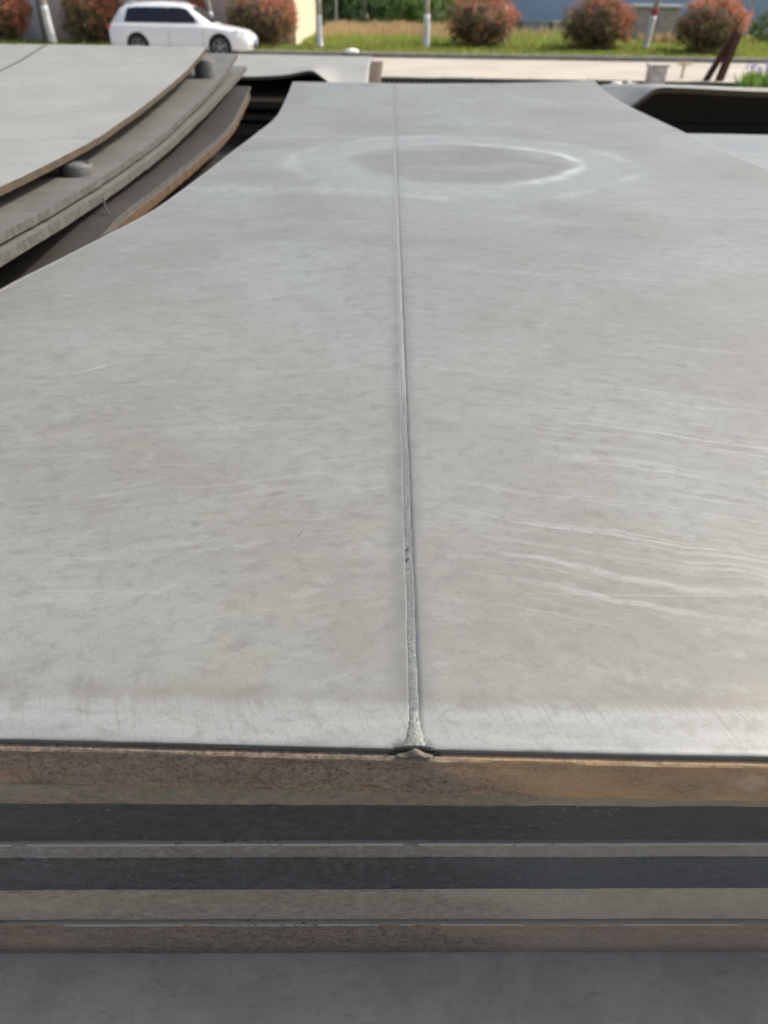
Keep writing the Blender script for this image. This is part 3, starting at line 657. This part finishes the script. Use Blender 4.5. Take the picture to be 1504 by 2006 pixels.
# electrical cabinet
cb = empty('electrical_cabinet', (10.42, 36.4, .1), 'grey-brown cabinet with a white lid on the grass at right', 'cabinet')
cm = simple('cabinet_paint', (.42, .385, .34), .7, 0, .12, 3)
boxm('plinth', -.86, .86, -.42, .42, 0, .14, gm, cb, .01)
boxm('body', -.82, .82, -.40, .40, .14, 1.28, cm, cb, .015)
boxm('lid', -.95, .95, -.54, .54, 1.282, 1.38, simple('lid_white', (.68, .68, .66), .6, 0, .05, 3), cb, .02)
for sx in (-1, 1): 
    d_ = boxm('door', min(sx*.02, sx*.76), max(sx*.02, sx*.76), -.425, -.402, .2, 1.22, cm, cb, .006)
    boxm('handle', sx*.1-.015, sx*.1+.015, -.45, -.427, .62, .78, gm, d_, .003)
bm = bmesh.new(); bmesh.ops.create_circle(bm, cap_ends=True, radius=.13, segments=20, matrix=Matrix.Translation((.38, -.428, .95)) @ Matrix.Rotation(R(90), 4, 'X')); link('round_label', bmm('round_label', bm), simple('label_pale', (.36, .34, .30), .6), cb)

# ------------------------------------------------------------------ trees
def street_tree(x, y, lean, label, r=.115, h=5.2, pz=1.0, band=None):
    t = empty('street_tree', (x, y, .1), label, 'tree', 'whitewashed street trees')
    f = lambda z: Vector((lean[0]*z/h+.03*fn(z*.9, x), lean[1]*z/h+.03*fn(z*.8, y+3), z))
    bm = bmesh.new(); zs = [0, .06, .15, .4, .8, 1.3, 1.9, 2.6, 3.4, 4.3, h]
    tube(bm, [f(z) for z in zs], [r*(1.35 if z == 0 else 1.15 if z < .1 else 1-.75*z/h)+.008*fn(z*6, x) for z in zs], 12)
    tr = link('trunk', bmm('trunk', bm), M['bark'], t, None, True)
    bm = bmesh.new(); zs = lin(0.02, pz, 8)
    tube(bm, [f(z) for z in zs], [r*((1.32 if z < .05 else 1.08 if z < .15 else 1-.75*z/h))+.012+.006*fn(z*5, x) for z in zs], 12)
    link('whitewash', bmm('whitewash', bm), M['whitewash'], t, None, True)
    if band:
        bm = bmesh.new(); tube(bm, [f(pz+.02), f(pz+.2)], r*.85+.012, 12); link('red_tape', bmm('red_tape', bm), simple('red_tape', (.45, .06, .05), .6), t)
    bm = bmesh.new(); V, Fc = [], []
    for k in range(9):
        z = 2.5+k*.3; a = k*2.4; p0 = f(z); p2 = p0+Vector((math.cos(a)*.9, math.sin(a)*.9, .9))*(1-.04*k)
        tube(bm, [p0, (p0+p2)/2+Vector((0, 0, -.08)), p2], [.03, .02, .008], 6)
        for q in range(60):
            p = p0.lerp(p2, random.uniform(.4, 1.08))+rv()*.28; leaf(V, Fc, p, rv()-Vector((0, 0, .3)), rv(), random.uniform(.07, .12), .7)
    link('limbs', bmm('limbs', bm), M['bark'], t, None, True)
    link('crown', pyd('crown', V, Fc), M['yg_leaf'], t)
    return t
street_tree(-11.45, 30.4, (-.35, 0), 'whitewashed tree leaning left beside the pale door', .125, pz=1.12)
street_tree(-6.13, 31.2, (-.45, .1), 'whitewashed tree behind the bonnet of the white car', .095)
street_tree(-2.42, 30.2, (.05, 0), 'whitewashed tree at the edge of the cream wall', .105, pz=.98)
street_tree(1.19, 31.3, (.0, 0), 'whitewashed tree standing alone before the green thicket', .115, pz=1.02)
street_tree(4.15, 33.4, (-.2, .2), 'tree mostly hidden behind the third shrub from the right', .10, pz=1.75)
street_tree(8.95, 31.8, (.62, .0), 'whitewashed tree leaning right in front of the cabinet', .115, pz=1.08, band=True)

# ------------------------------------------------------------------ clipped photinia shrubs
def shrub(x, y, rx, rz, label, seed, red=.5):
    random.seed(seed); t = empty('photinia_shrub', (x, y, .1), label, 'shrub', 'clipped red-tipped shrubs along the verge'); c = Vector((0, 0, rz*.97))
    bm = bmesh.new(); bmesh.ops.create_icosphere(bm, subdivisions=3, radius=1)
    for v in bm.verts:
        k = .76+.12*fn(v.co.x*2+seed, v.co.y*2, v.co.z*2); v.co = Vector((v.co.x*rx, v.co.y*rx, v.co.z*rz))*k+c
    link('twigs', bmm('twigs', bm), M['ph_in'], t)
    V, Fc = clumped(5200, 420, (rx, rx, rz), .105, lambda d, r: 1.0 if d.z < .3 else .75, seed=seed)
    link('old_leaves', pyd('old_leaves', V, Fc), M['ph_green'], t, c)
    sun = Vector((.65, .15, .75)).normalized()
    V, Fc = clumped(int(2600*red*2), int(230*red*2), (rx*1.02, rx*1.02, rz*1.03), .10, lambda d, r: (max(0, d.dot(sun)+.12)**1.4)*(1 if r > .8 else .2)+.012, seed=seed)
    link('new_leaves', pyd('new_leaves', V, Fc), M['ph_red'], t, c)['label'] = 'red new leaves'
    bm = bmesh.new(); tube(bm, [(0, 0, 0), (.02, .01, .4), (0, 0, .9)], [.07, .05, .04], 8); link('stem', bmm('stem', bm), M['bark'], t)
shrub(-13.75, 31.4, 1.18, .84, 'red-tipped round shrub at the far left edge', 11, .8)
shrub(-10.4, 31.6, 1.08, .82, 'round shrub between the leaning tree and the car tail', 12, .6)
shrub(-7.55, 32.0, 1.0, .80, 'red-topped shrub mostly hidden behind the car roof', 13, .9)
shrub(-4.50, 31.2, 1.22, .83, 'brown-green round shrub at the nose of the white car', 14, .4)
shrub(3.12, 32.1, 1.25, .83, 'round shrub left of the three shrubs before the blue workshop', 15, .5)
shrub(7.15, 31.7, 1.20, .82, 'round shrub in the middle of the three before the blue workshop', 16, .5)
shrub(10.78, 30.9, 1.17, .82, 'round shrub at right behind the rusty bars', 17, .6)

# ------------------------------------------------------------------ thicket, grasses
random.seed(3)
def wild_tree(x, y, rx, rz, mat, label, n=7000, z=None, size=.22):
    t = empty('thicket_tree', (x, y, .1), label, 'tree', 'trees of the thicket behind the dry grass'); c = Vector((0, 0, rz*.98 if z is None else z))
    V, Fc = clumped(n, 200, (rx, rx, rz), size, lambda d, r: 1, seed=x); link('crown', pyd('crown', V, Fc), mat, t, c)
    bm = bmesh.new(); tube(bm, [(0, 0, 0), (.1, 0, 1.2), (0, .1, 2.5)], [.16, .12, .06], 8); link('trunk', bmm('trunk', bm), M['bark'], t)
wild_tree(-4.3, 58, 2.6, 3.4, M['tr_dark'], 'dark tree at the left end of the green thicket')
wild_tree(-1.3, 55, 1.9, 2.7, M['tr_dark'], 'dark bushy tree second from the left in the green thicket')
wild_tree(.6, 53, 1.5, 2.3, M['tr_green'], 'light green tree in the middle of the thicket')
wild_tree(2.6, 55, 1.9, 3.0, M['tr_green'], 'bright green tree right of the lone white trunk')
wild_tree(5.2, 57, 2.3, 3.2, M['tr_dark'], 'dark tree at the right end of the green thicket')
wild_tree(1.2, 60, 4.0, 4.4, M['tr_dark'], 'broad dark tree standing behind the whole thicket')
wild_tree(-9, 62, 4.2, 5, M['tr_dark'], 'tall dark tree partly hidden behind the cream wall')
wild_tree(-1.9, 63, 3.4, 4.6, M['tr_dark'], 'tall dark tree behind the left part of the thicket')
wild_tree(6.2, 59.8, 1.9, 3.6, M['tr_green'], 'green tree beside the left end of the blue workshop')
for k_, (x_, y_) in enumerate(((-3.6, 51), (-1.6, 50.5), (.5, 50.8), (2.4, 50.2), (4.4, 51.2))): wild_tree(x_, y_, 1.5, 1.05, M['tr_green'] if k_ in (2, 3) else M['tr_dark'], ['low bush at the left foot of the thicket', 'low bush left of the middle at the foot of the thicket', 'low light green bush at the middle foot of the thicket', 'low light green bush right of the middle at the thicket foot', 'low bush at the right foot of the thicket'][k_], 2600)
wild_tree(15.2, 36.5, .75, .62, M['yg_leaf'], 'small light green bush at the right edge on the grass', 1800, size=.12)
def bare(x, y, h, label):
    t = empty('bare_sapling', (x, y, .1), label, 'tree'); bm = bmesh.new(); tube(bm, [(0, 0, 0), (.05, 0, h*.5), (-.03, 0, h)], [.06, .045, .015], 8); link('trunk', bmm('trunk', bm), gm, t)
    bm = bmesh.new()
    for k in range(14):
        z = .7+k*.16; a = k*2.1; tube(bm, [(0, 0, z), (math.cos(a)*.35, math.sin(a)*.3, z+.3), (math.cos(a)*.55, math.sin(a)*.5, z+.7)], [.02, .012, .005], 5)
    link('branches', bmm('branches', bm), gm, t)
bare(15.6, 40, 3.6, 'bare grey sapling at the right edge before the blue wall')
def blades(name, n, area, hfun, mat, w, label, cat, lean=.3):
    V, Fc = [], []
    for k in range(n):
        x, y = area(); h = hfun(x, y)*random.uniform(.6, 1.25); a = random.uniform(0, 6.28); dx, dy = math.cos(a)*w, math.sin(a)*w
        lx, ly = random.gauss(0, lean)*h, random.gauss(0, lean)*h; i = len(V)
        V += [(x-dx, y-dy, 0), (x+dx, y+dy, 0), (x+lx*.4+dx*.7, y+ly*.4+dy*.7, h*.6), (x+lx*.4-dx*.7, y+ly*.4-dy*.7, h*.6), (x+lx, y+ly, h)]
        Fc += [(i, i+1, i+2, i+3), (i+3, i+2, i+4)]
    o = link(name, pyd(name, V, Fc), mat, None, (0, 0, .1)); o['kind'] = 'stuff'; return tag(o, label, cat)
M['grass'] = leaf_mat('verge_grass', (.20, .27, .05), (.30, .35, .08), (.36, .35, .12), .6, .45)
M['reed'] = leaf_mat('dry_grass', (.46, .34, .18), (.54, .42, .24), (.42, .27, .17), .7, .4)
def near_verge():
    while True:
        x, y = random.uniform(-3.2, 17), 28.9+random.random()**1.5*14
        if abs(x) < y*.52 and not (y < 29.6 and random.random() < .6): return x, y
blades('verge_grass', 26000, near_verge, lambda x, y: .10+.14*smooth(29.5, 33, y)+.08*fn(x*.7, y*.5), M['grass'], .022, 'sunlit yellow-green grass along the verge', 'grass')
blades('verge_grass', 2500, lambda: (random.uniform(-15, -2.2), random.uniform(28.9, 32.2)), lambda x, y: .12, M['grass'], .02, 'thin grass along the foot of the brown building', 'grass')
def dry():
    while True:
        x, y = random.uniform(-3.1, 17), random.uniform(36.0, 47)
        if (x < 4.6 and random.random() < smooth(35, 41, y)+.05) or random.random() < .08: return x, y
blades('dry_grass', 9000, dry, lambda x, y: .42+.22*fn(x*1.1, y*.6), M['reed'], .02, 'tall dry straw-coloured grass before the thicket', 'dry grass', .18)
blades('dry_grass', 500, lambda: (random.uniform(9.6, 11.3), random.uniform(35.2, 35.7)), lambda x, y: .45, M['reed'], .02, 'tuft of dry grass at the foot of the cabinet', 'dry grass', .2)

# ------------------------------------------------------------------ small things by the road
def lump(name, x, y, z, s, mat, label, cat, seed=0, group=None):
    bm = bmesh.new(); bmesh.ops.create_icosphere(bm, subdivisions=3, radius=1)
    for v in bm.verts:
        k = 1+.28*fn(v.co.x*1.5+seed, v.co.y*1.5, v.co.z*1.5)+.1*fn(v.co.x*4, v.co.y*4+seed, v.co.z*4)
        v.co = Vector((v.co.x*s[0]*k, v.co.y*s[1]*k, max(-.75, v.co.z)*s[2]*k+s[2]*.7))
    return tag(link(name, bmm(name, bm), mat, None, (x, y, z), True), label, cat, group)
wm = simple('white_bag', (.80, .80, .78), .7, 0, .05, 6)
lump('white_bag', -1.28, 28.5, .115, (.26, .16, .07), wm, 'crumpled white bag lying on the far kerb', 'bag', 3)
stn = simple('pale_stone', (.62, .60, .54), .8, 0, .15, 6)
lump('stone', 5.32, 20.7, -.14, (.17, .14, .12), stn, 'left one of two whitish stones by the drain', 'stone', 5, 'whitish stones by the drain')
lump('stone', 5.68, 20.75, -.14, (.18, .14, .12), stn, 'right one of two whitish stones by the drain', 'stone', 9, 'whitish stones by the drain')
bm = bmesh.new(); box(bm, -.19, .19, -.19, .19, 0, .50, .02); box(bm, -.215, .215, -.215, .215, .502, .56, .012)
for v in bm.verts: v.co += Vector((fn(v.co.x*9, v.co.z*5), fn(v.co.y*9, v.co.z*5, 2), fn(v.co.x*7, v.co.y*7, 4)))*.018
tag(link('concrete_stub', bmm('concrete_stub', bm), simple('stub_concrete', (.44, .405, .37), .9, 0, .25, 7, .6), None, (6.22, 20.75, -.14)), 'chipped grey concrete stub post by the drain', 'block')
bm = bmesh.new(); tube(bm, [(0, 0, 0), (0, 0, .30)], .035, 12); tube(bm, [(-.17, 0, .33), (.17, 0, .33)], .035, 12); box(bm, -.05, .05, -.05, .05, .28, .37, .01)
tag(link('standpipe', bmm('standpipe', bm), simple('pipe_cream', (.62, .55, .36), .6), None, (7.38, 22.4, 0)), 'small cream T-shaped pipe beside the road at right', 'pipe')
ar = empty('rusty_prop', (8.0, 21.9, -.14), 'two rusty brown steel bars leaning together by the road at right', 'steel prop')
rm = plate_steel('rusty_bar', (.085, .032, .020), (.06, .026, .02), (.04, .02, .016), 9, .05, .8)
for (p0, p1, w) in (((-.22, .05, .0), (.34, .1, 1.20), .062), ((.10, -.06, .0), (.36, .0, 1.15), .075)):
    d = Vector(p1)-Vector(p0); Mx = Matrix.Translation(p0) @ d.to_track_quat('Z', 'Y').to_matrix().to_4x4()
    bm = bmesh.new(); box(bm, -w, -w+.03, -w, w, 0, d.length, .004); box(bm, -w+.031, w, -w, -w+.03, 0, d.length, .004); box(bm, -w+.031, w, w-.03, w, 0, d.length, .004)
    bmesh.ops.transform(bm, matrix=Mx, verts=bm.verts); link('bar', bmm('bar', bm), rm, ar)
for p in ((-.22, .05), (.10, -.06)): boxm('foot_plate', p[0]-.12, p[0]+.12, p[1]-.1, p[1]+.1, .002, .03, rm, ar)
# iris bed at the right edge
ib = struct(sheet('flower_bed', 8.0, 14, 19.6, 21.2, -.10, M['soil']))
for k in range(9): boxm('bed_stone', 0, .68, -.07, .07, 0, .12, M['kerb'], ib, .01, (7.95+k*.70, 19.50-ib.location.y+ib.location.y, -.04))
GI = 'irises in the bed at right'
M['iris_leaf'] = leaf_mat('iris_leaf', (.10, .22, .035), (.20, .34, .06), (.30, .40, .12), .5, .4); M['petal'] = simple('iris_petal', (.26, .24, .62), .6, 0, .2, 20)
spots = [(8.2, 20.0), (8.42, 20.7), (8.55, 20.15), (8.8, 20.9), (8.95, 20.1), (9.2, 20.6), (9.5, 20.15), (9.7, 20.9)]
ids = ['iris clump at the left front corner of the flower bed', 'iris clump at the left back of the flower bed', 'second iris clump along the front of the flower bed', 'second iris clump along the back of the flower bed', 'third iris clump along the front of the flower bed', 'iris clump between front and back rows at the frame edge', 'iris clump just outside the right frame edge, front', 'iris clump just outside the right frame edge, back']
for k, (x, y) in enumerate(spots):
    t = empty('iris_clump', (x, y, -.10), ids[k], 'flower', GI); V, Fc = [], []
    for q in range(70):
        b = Vector((random.gauss(0, .10), random.gauss(0, .10), 0)); leaf(V, Fc, b, Vector((random.gauss(0, .3), random.gauss(0, .3), 1)), rv(), random.uniform(.28, .5), .10)
    link('leaves', pyd('leaves', V, Fc), M['iris_leaf'], t)
    for q in range(3):
        p = Vector((random.gauss(0, .13), random.gauss(0, .12), random.uniform(.42, .56))); bm = bmesh.new()
        V, Fc = [], []
        for a in range(9): leaf(V, Fc, p, Vector((math.cos(a*2.1), math.sin(a*2.1), .5 if a % 2 else -.5)), Vector((0, 0, 1)), .075, .7)
        bm.free(); fl = link('blossom', pyd('blossom', V, Fc), M['petal'], t)
        bm = bmesh.new(); tube(bm, [(p.x*.3, p.y*.3, 0), (p.x, p.y, p.z)], .008, 5); link('stalk', bmm('stalk', bm), M['iris_leaf'], fl)

# ------------------------------------------------------------------ white estate car
def car(loc, rz, sc, label):
    t = empty('estate_car', loc, label, 'car', None, rz); t.scale = (sc, sc, sc)
    paint = NT('white_paint'); paint.out((.78, .79, .80), .28, 0, .5); paint.b.inputs['Coat Weight'].default_value = .6; paint = paint.mat
    glass = NT('car_glass'); glass.out((.012, .016, .022), .06, 0, .6); glass = glass.mat
    black = simple('black_trim', (.018, .018, .020), .5); rub = simple('tyre_rubber', (.022, .022, .023), .85); alu = simple('wheel_alloy', (.38, .385, .39), .35, .7)
    WB0, WB1, WR = .98, 3.70, .33
    # stations: x, bottom z, sill half-width, belt z, belt half-width, top z (bonnet / deck), top half-width
    st = [(.00, .42, .58, .72, .62, .86, .56), (.06, .30, .74, .72, .79, .92, .70), (.25, .24, .82, .70, .865, .96, .80), (.60, .22, .845, .68, .885, .97, .83), (1.5, .21, .85, .66, .89, .965, .84), (2.6, .21, .85, .66, .89, .955, .84), (3.25, .21, .85, .66, .89, .945, .83),
          (3.60, .21, .85, .66, .885, .915, .80), (4.05, .22, .83, .65, .87, .855, .74), (4.40, .22, .78, .62, .82, .785, .66), (4.62, .24, .66, .56, .70, .69, .56), (4.72, .30, .50, .52, .53, .60, .44)]
    bm = bmesh.new(); rings = []
    for (x, zb, wb, zm, wm_, zt, wt) in st:
        half_ = [(wb*.9, zb), (wb, zb+.07), (wm_, zm*.75), (wm_, zm), ((wm_+wt)/2+.02, (zm+zt*2)/3+.02), (wt, zt), (wt*.5, zt+.025), (0, zt+.035)]
        pts = [(w, z) for w, z in half_]+[(-w, z) for w, z in half_[-2::-1]]
        rings.append([bm.verts.new((x, -w, z)) for w, z in pts])
    n = len(rings[0])
    for a, b in zip(rings, rings[1:]):
        for k in range(n-1): bm.faces.new((a[k], b[k], b[k+1], a[k+1]))
        bm.faces.new((a[n-1], b[n-1], b[0], a[0]))
    bm.faces.new(rings[0]); bm.faces.new(rings[-1][::-1])
    bmesh.ops.recalc_face_normals(bm, faces=bm.faces)
    me = bmm('body', bm); body = link('body', me, paint, t)
    # wheel openings cut out of the body
    for cx in (WB0, WB1):
        bm = bmesh.new(); bmesh.ops.create_cone(bm, cap_ends=True, segments=40, radius1=.385, radius2=.385, depth=2.4, matrix=Matrix.Translation((cx, 0, WR+.015)) @ Matrix.Rotation(R(90), 4, 'X'))
        cut = link('cut', bmm('cut', bm), None); md = body.modifiers.new('cut', 'BOOLEAN'); md.object = cut; md.operation = 'DIFFERENCE'; md.solver = 'EXACT'
        t_par = body.parent; body.parent = None
        dg = bpy.context.evaluated_depsgraph_get(); dg.update(); nm = bpy.data.meshes.new_from_object(body.evaluated_get(dg)); body.modifiers.clear(); body.data = nm; body.parent = t_par
        bpy.data.objects.remove(cut)
    if not body.data.materials: body.data.materials.append(paint)
    # greenhouse
    gs = [(.16, .965, .78, .965, .70), (.42, .965, .815, 1.34, .60), (.62, .965, .82, 1.44, .60), (1.2, .965, .825, 1.50, .615), (1.9, .96, .825, 1.515, .62), (2.45, .955, .825, 1.49, .605), (2.72, .95, .82, 1.43, .585), (3.05, .945, .80, 1.24, .61), (3.50, .93, .74, .935, .70)]
    bm = bmesh.new(); rings = []
    for (x, zb, wb, zt, wt) in gs:
        pts = [(wb, zb-.03), (wb, zb), (wt+.03, zb+(zt-zb)*.9), (wt-.03, zt), (wt*.5, zt+.025*(zt > 1)), (0, zt+.035*(zt > 1))]; pts = pts+[(-w, z) for w, z in pts[-2::-1]]
        rings.append([bm.verts.new((x, -w, z)) for w, z in pts])
    n = len(rings[0])
    for a, b in zip(rings, rings[1:]):
        for k in range(n-1): bm.faces.new((a[k], b[k], b[k+1], a[k+1]))
        bm.faces.new((a[n-1], b[n-1], b[0], a[0]))
    bm.faces.new(rings[0]); bm.faces.new(rings[-1][::-1]); bmesh.ops.recalc_face_normals(bm, faces=bm.faces)
    cabin = link('roof', bmm('roof', bm), paint, t)
    def wside(x, z):
        for a, b in zip(gs, gs[1:]):
            if a[0] <= x <= b[0]:
                q = (x-a[0])/(b[0]-a[0]); g = [p+(r_-p)*q for p, r_ in zip(a, b)]; break
        f = max(0, min(1, (z-g[1])/max(.01, (g[3]-g[1])*.9))); return g[2]+(g[4]+.03-g[2])*f
    def roofz(x):
        for a, b in zip(gs, gs[1:]):
            if a[0] <= x <= b[0]: q = (x-a[0])/(b[0]-a[0]); zt = a[3]+(b[3]-a[3])*q; zb = a[1]+(b[1]-a[1])*q; return zb+(zt-zb)*.86
        return 1
    def panel(name, x0, x1, sgn, slope0=0, slope1=0, nseg=10):
        V, Fc = [], []
        for k in range(nseg+1):
            xb = x0+(x1-x0)*k/nseg
            for r_ in range(5):
                f = r_/4; x = xb+(slope0+(slope1-slope0)*k/nseg)*f; zt = min(roofz(x), 1.415); z = .995+(zt-.995)*f
                V.append((x, -sgn*(wside(x, z)+.014), z))
        for k in range(nseg):
            for r_ in range(4): Fc.append((k*5+r_, (k+1)*5+r_, (k+1)*5+r_+1, k*5+r_+1))
        return link(name, pyd(name, V, Fc), glass, t, None, True)
    for sg in (1, -1):
        V = [(x_, -sg*(wside(x_, z_)+.003), z_) for x_ in (1.06, 1.22, 1.98, 2.14) for z_ in (.995, 1.2, 1.40)]; [link('door_pillar', pyd('door_pillar', V[q:q+6], [(0, 3, 4, 1), (1, 4, 5, 2)]), black, t) for q in (0, 6)]
        panel('side_window', .60, 1.12, sg, .12, .03); panel('side_window', 1.17, 2.02, sg, .03, 0); panel('side_window', 2.08, 3.20, sg, 0, -.52)
    def quad(name, pts, mat, off=(0, 0, 0)): return link(name, pyd(name, [Vector(p)+Vector(off) for p in pts], [tuple(range(len(pts)))]), mat, t)
    quad('windscreen', [(3.43, -.62, .985), (3.43, .62, .985), (2.80, .50, 1.40), (2.80, -.50, 1.40)], glass, (.03, 0, .03))
    quad('rear_window', [(.20, -.58, 1.02), (.40, -.48, 1.30), (.40, .48, 1.30), (.20, .58, 1.02)], glass, (-.02, 0, .012))
    # wheels
    bm = bmesh.new(); prof = [(.20, -.085), (.30, -.10), (.325, -.085), (.33, -.05), (.33, .05), (.325, .085), (.30, .10), (.20, .085)]; n = 40
    rg = [[bm.verts.new((r_*math.cos(2*math.pi*k/n), w, r_*math.sin(2*math.pi*k/n))) for k in range(n)] for r_, w in prof]
    for a, b in zip(rg, rg[1:]+rg[:1]):
        for k in range(n): bm.faces.new((a[k], a[(k+1) % n], b[(k+1) % n], b[k]))
    bmesh.ops.recalc_face_normals(bm, faces=bm.faces); tyre = bmm('tyre', bm)
    bm = bmesh.new()
    for k in range(5):
        for dd in (-.16, .16):
            a = 2*math.pi*k/5+.3; a2 = a+dd
            tube(bm, [(.03*math.cos(a), -.075, .03*math.sin(a)), (.12*math.cos(a+dd*.6), -.082, .12*math.sin(a+dd*.6)), (.205*math.cos(a2), -.07, .205*math.sin(a2))], [.026, .018, .016], 6)
    bmesh.ops.create_cone(bm, cap_ends=True, segments=20, radius1=.055, radius2=.05, depth=.05, matrix=Matrix.Translation((0, -.07, 0)) @ Matrix.Rotation(R(90), 4, 'X'))
    for q in range(2): tube(bm, [(.212*math.cos(2*math.pi*k/30), -.08+q*.14, .212*math.sin(2*math.pi*k/30)) for k in range(31)], .014, 6, False)
    rim = bmm('rim', bm)
    bm = bmesh.new(); bmesh.ops.create_cone(bm, cap_ends=True, segments=30, radius1=.205, radius2=.205, depth=.02, matrix=Matrix.Rotation(R(90), 4, 'X')); disc = bmm('brake_disc', bm)
    for cx in (WB0, WB1):
        for sg in (1, -1):
            w = link('wheel', tyre, rub, t, (cx, -.765*sg, WR), True); w.rotation_euler.z = 0 if sg > 0 else math.pi
            link('rim', rim, alu, w, None, True); link('brake_disc', disc, black, w)
        bm = bmesh.new(); bmesh.ops.create_cone(bm, cap_ends=True, segments=32, radius1=.38, radius2=.38, depth=1.3, matrix=Matrix.Rotation(R(90), 4, 'X')); link('wheel_well', bmm('wheel_well', bm), black, t, (cx, 0, WR+.015))
    for sg in (1, -1):
        boxm('tail_light', -.012, .30, min(-sg*.60, -sg*.80), max(-sg*.60, -sg*.80), .80, .90, simple('red_lens', (.55, .015, .02), .2), t, .03)
        quad('headlight', [(4.10, -sg*.815, .76), (4.52, -sg*.70, .66), (4.48, -sg*.66, .755), (4.20, -sg*.76, .815)], simple('lamp_lens', (.55, .58, .62), .12, .3), (.02, -sg*.035, .012))
        boxm('fog_lamp', 4.56, 4.70, min(-sg*.46, -sg*.60), max(-sg*.46, -sg*.60), .33, .42, black, t, .02)
        mr = boxm('mirror', 3.0, 3.14, min(-sg*.86, -sg*1.03), max(-sg*.86, -sg*1.03), .98, 1.12, paint, t, .035)
        for hx in (1.32, 2.28): boxm('door_handle', hx, hx+.2, min(-sg*.885, -sg*.915), max(-sg*.885, -sg*.915), .80, .83, paint, t, .01)
        for sx in (1.14, 2.05, 3.18): boxm('door_gap', sx-.005, sx+.005, min(-sg*.880, -sg*.8925), max(-sg*.880, -sg*.8925), .30, .80, black, t)
        boxm('sill_trim', 1.4, 3.28, min(-sg*.84, -sg*.872), max(-sg*.84, -sg*.872), .215, .27, black, t, .008)
        bm = bmesh.new(); tube(bm, [(.62, -sg*.52, 1.47), (.75, -sg*.53, 1.535), (1.6, -sg*.53, 1.565), (2.35, -sg*.52, 1.545), (2.5, -sg*.51, 1.50)], .016, 6); link('roof_rail', bmm('roof_rail', bm), paint, t)
    boxm('grille', 4.60, 4.715, -.36, .36, .52, .60, black, t, .01)
    boxm('lower_grille', 4.66, 4.735, -.36, .36, .28, .40, black, t, .01)
    boxm('number_plate', 4.735, 4.75, -.22, .22, .42, .51, simple('plate_blue', (.05, .12, .42), .4), t)
    md = body.modifiers.new('bev', 'BEVEL'); md.width = .02; md.segments = 2; md.limit_method = 'ANGLE'; md.angle_limit = R(25)
    for p in body.data.polygons: p.use_smooth = True
    for p in cabin.data.polygons: p.use_smooth = True
    return t
car((-8.45, 27.65, 0), R(-1.5), .905, 'white estate car with tinted side windows parked along the road')
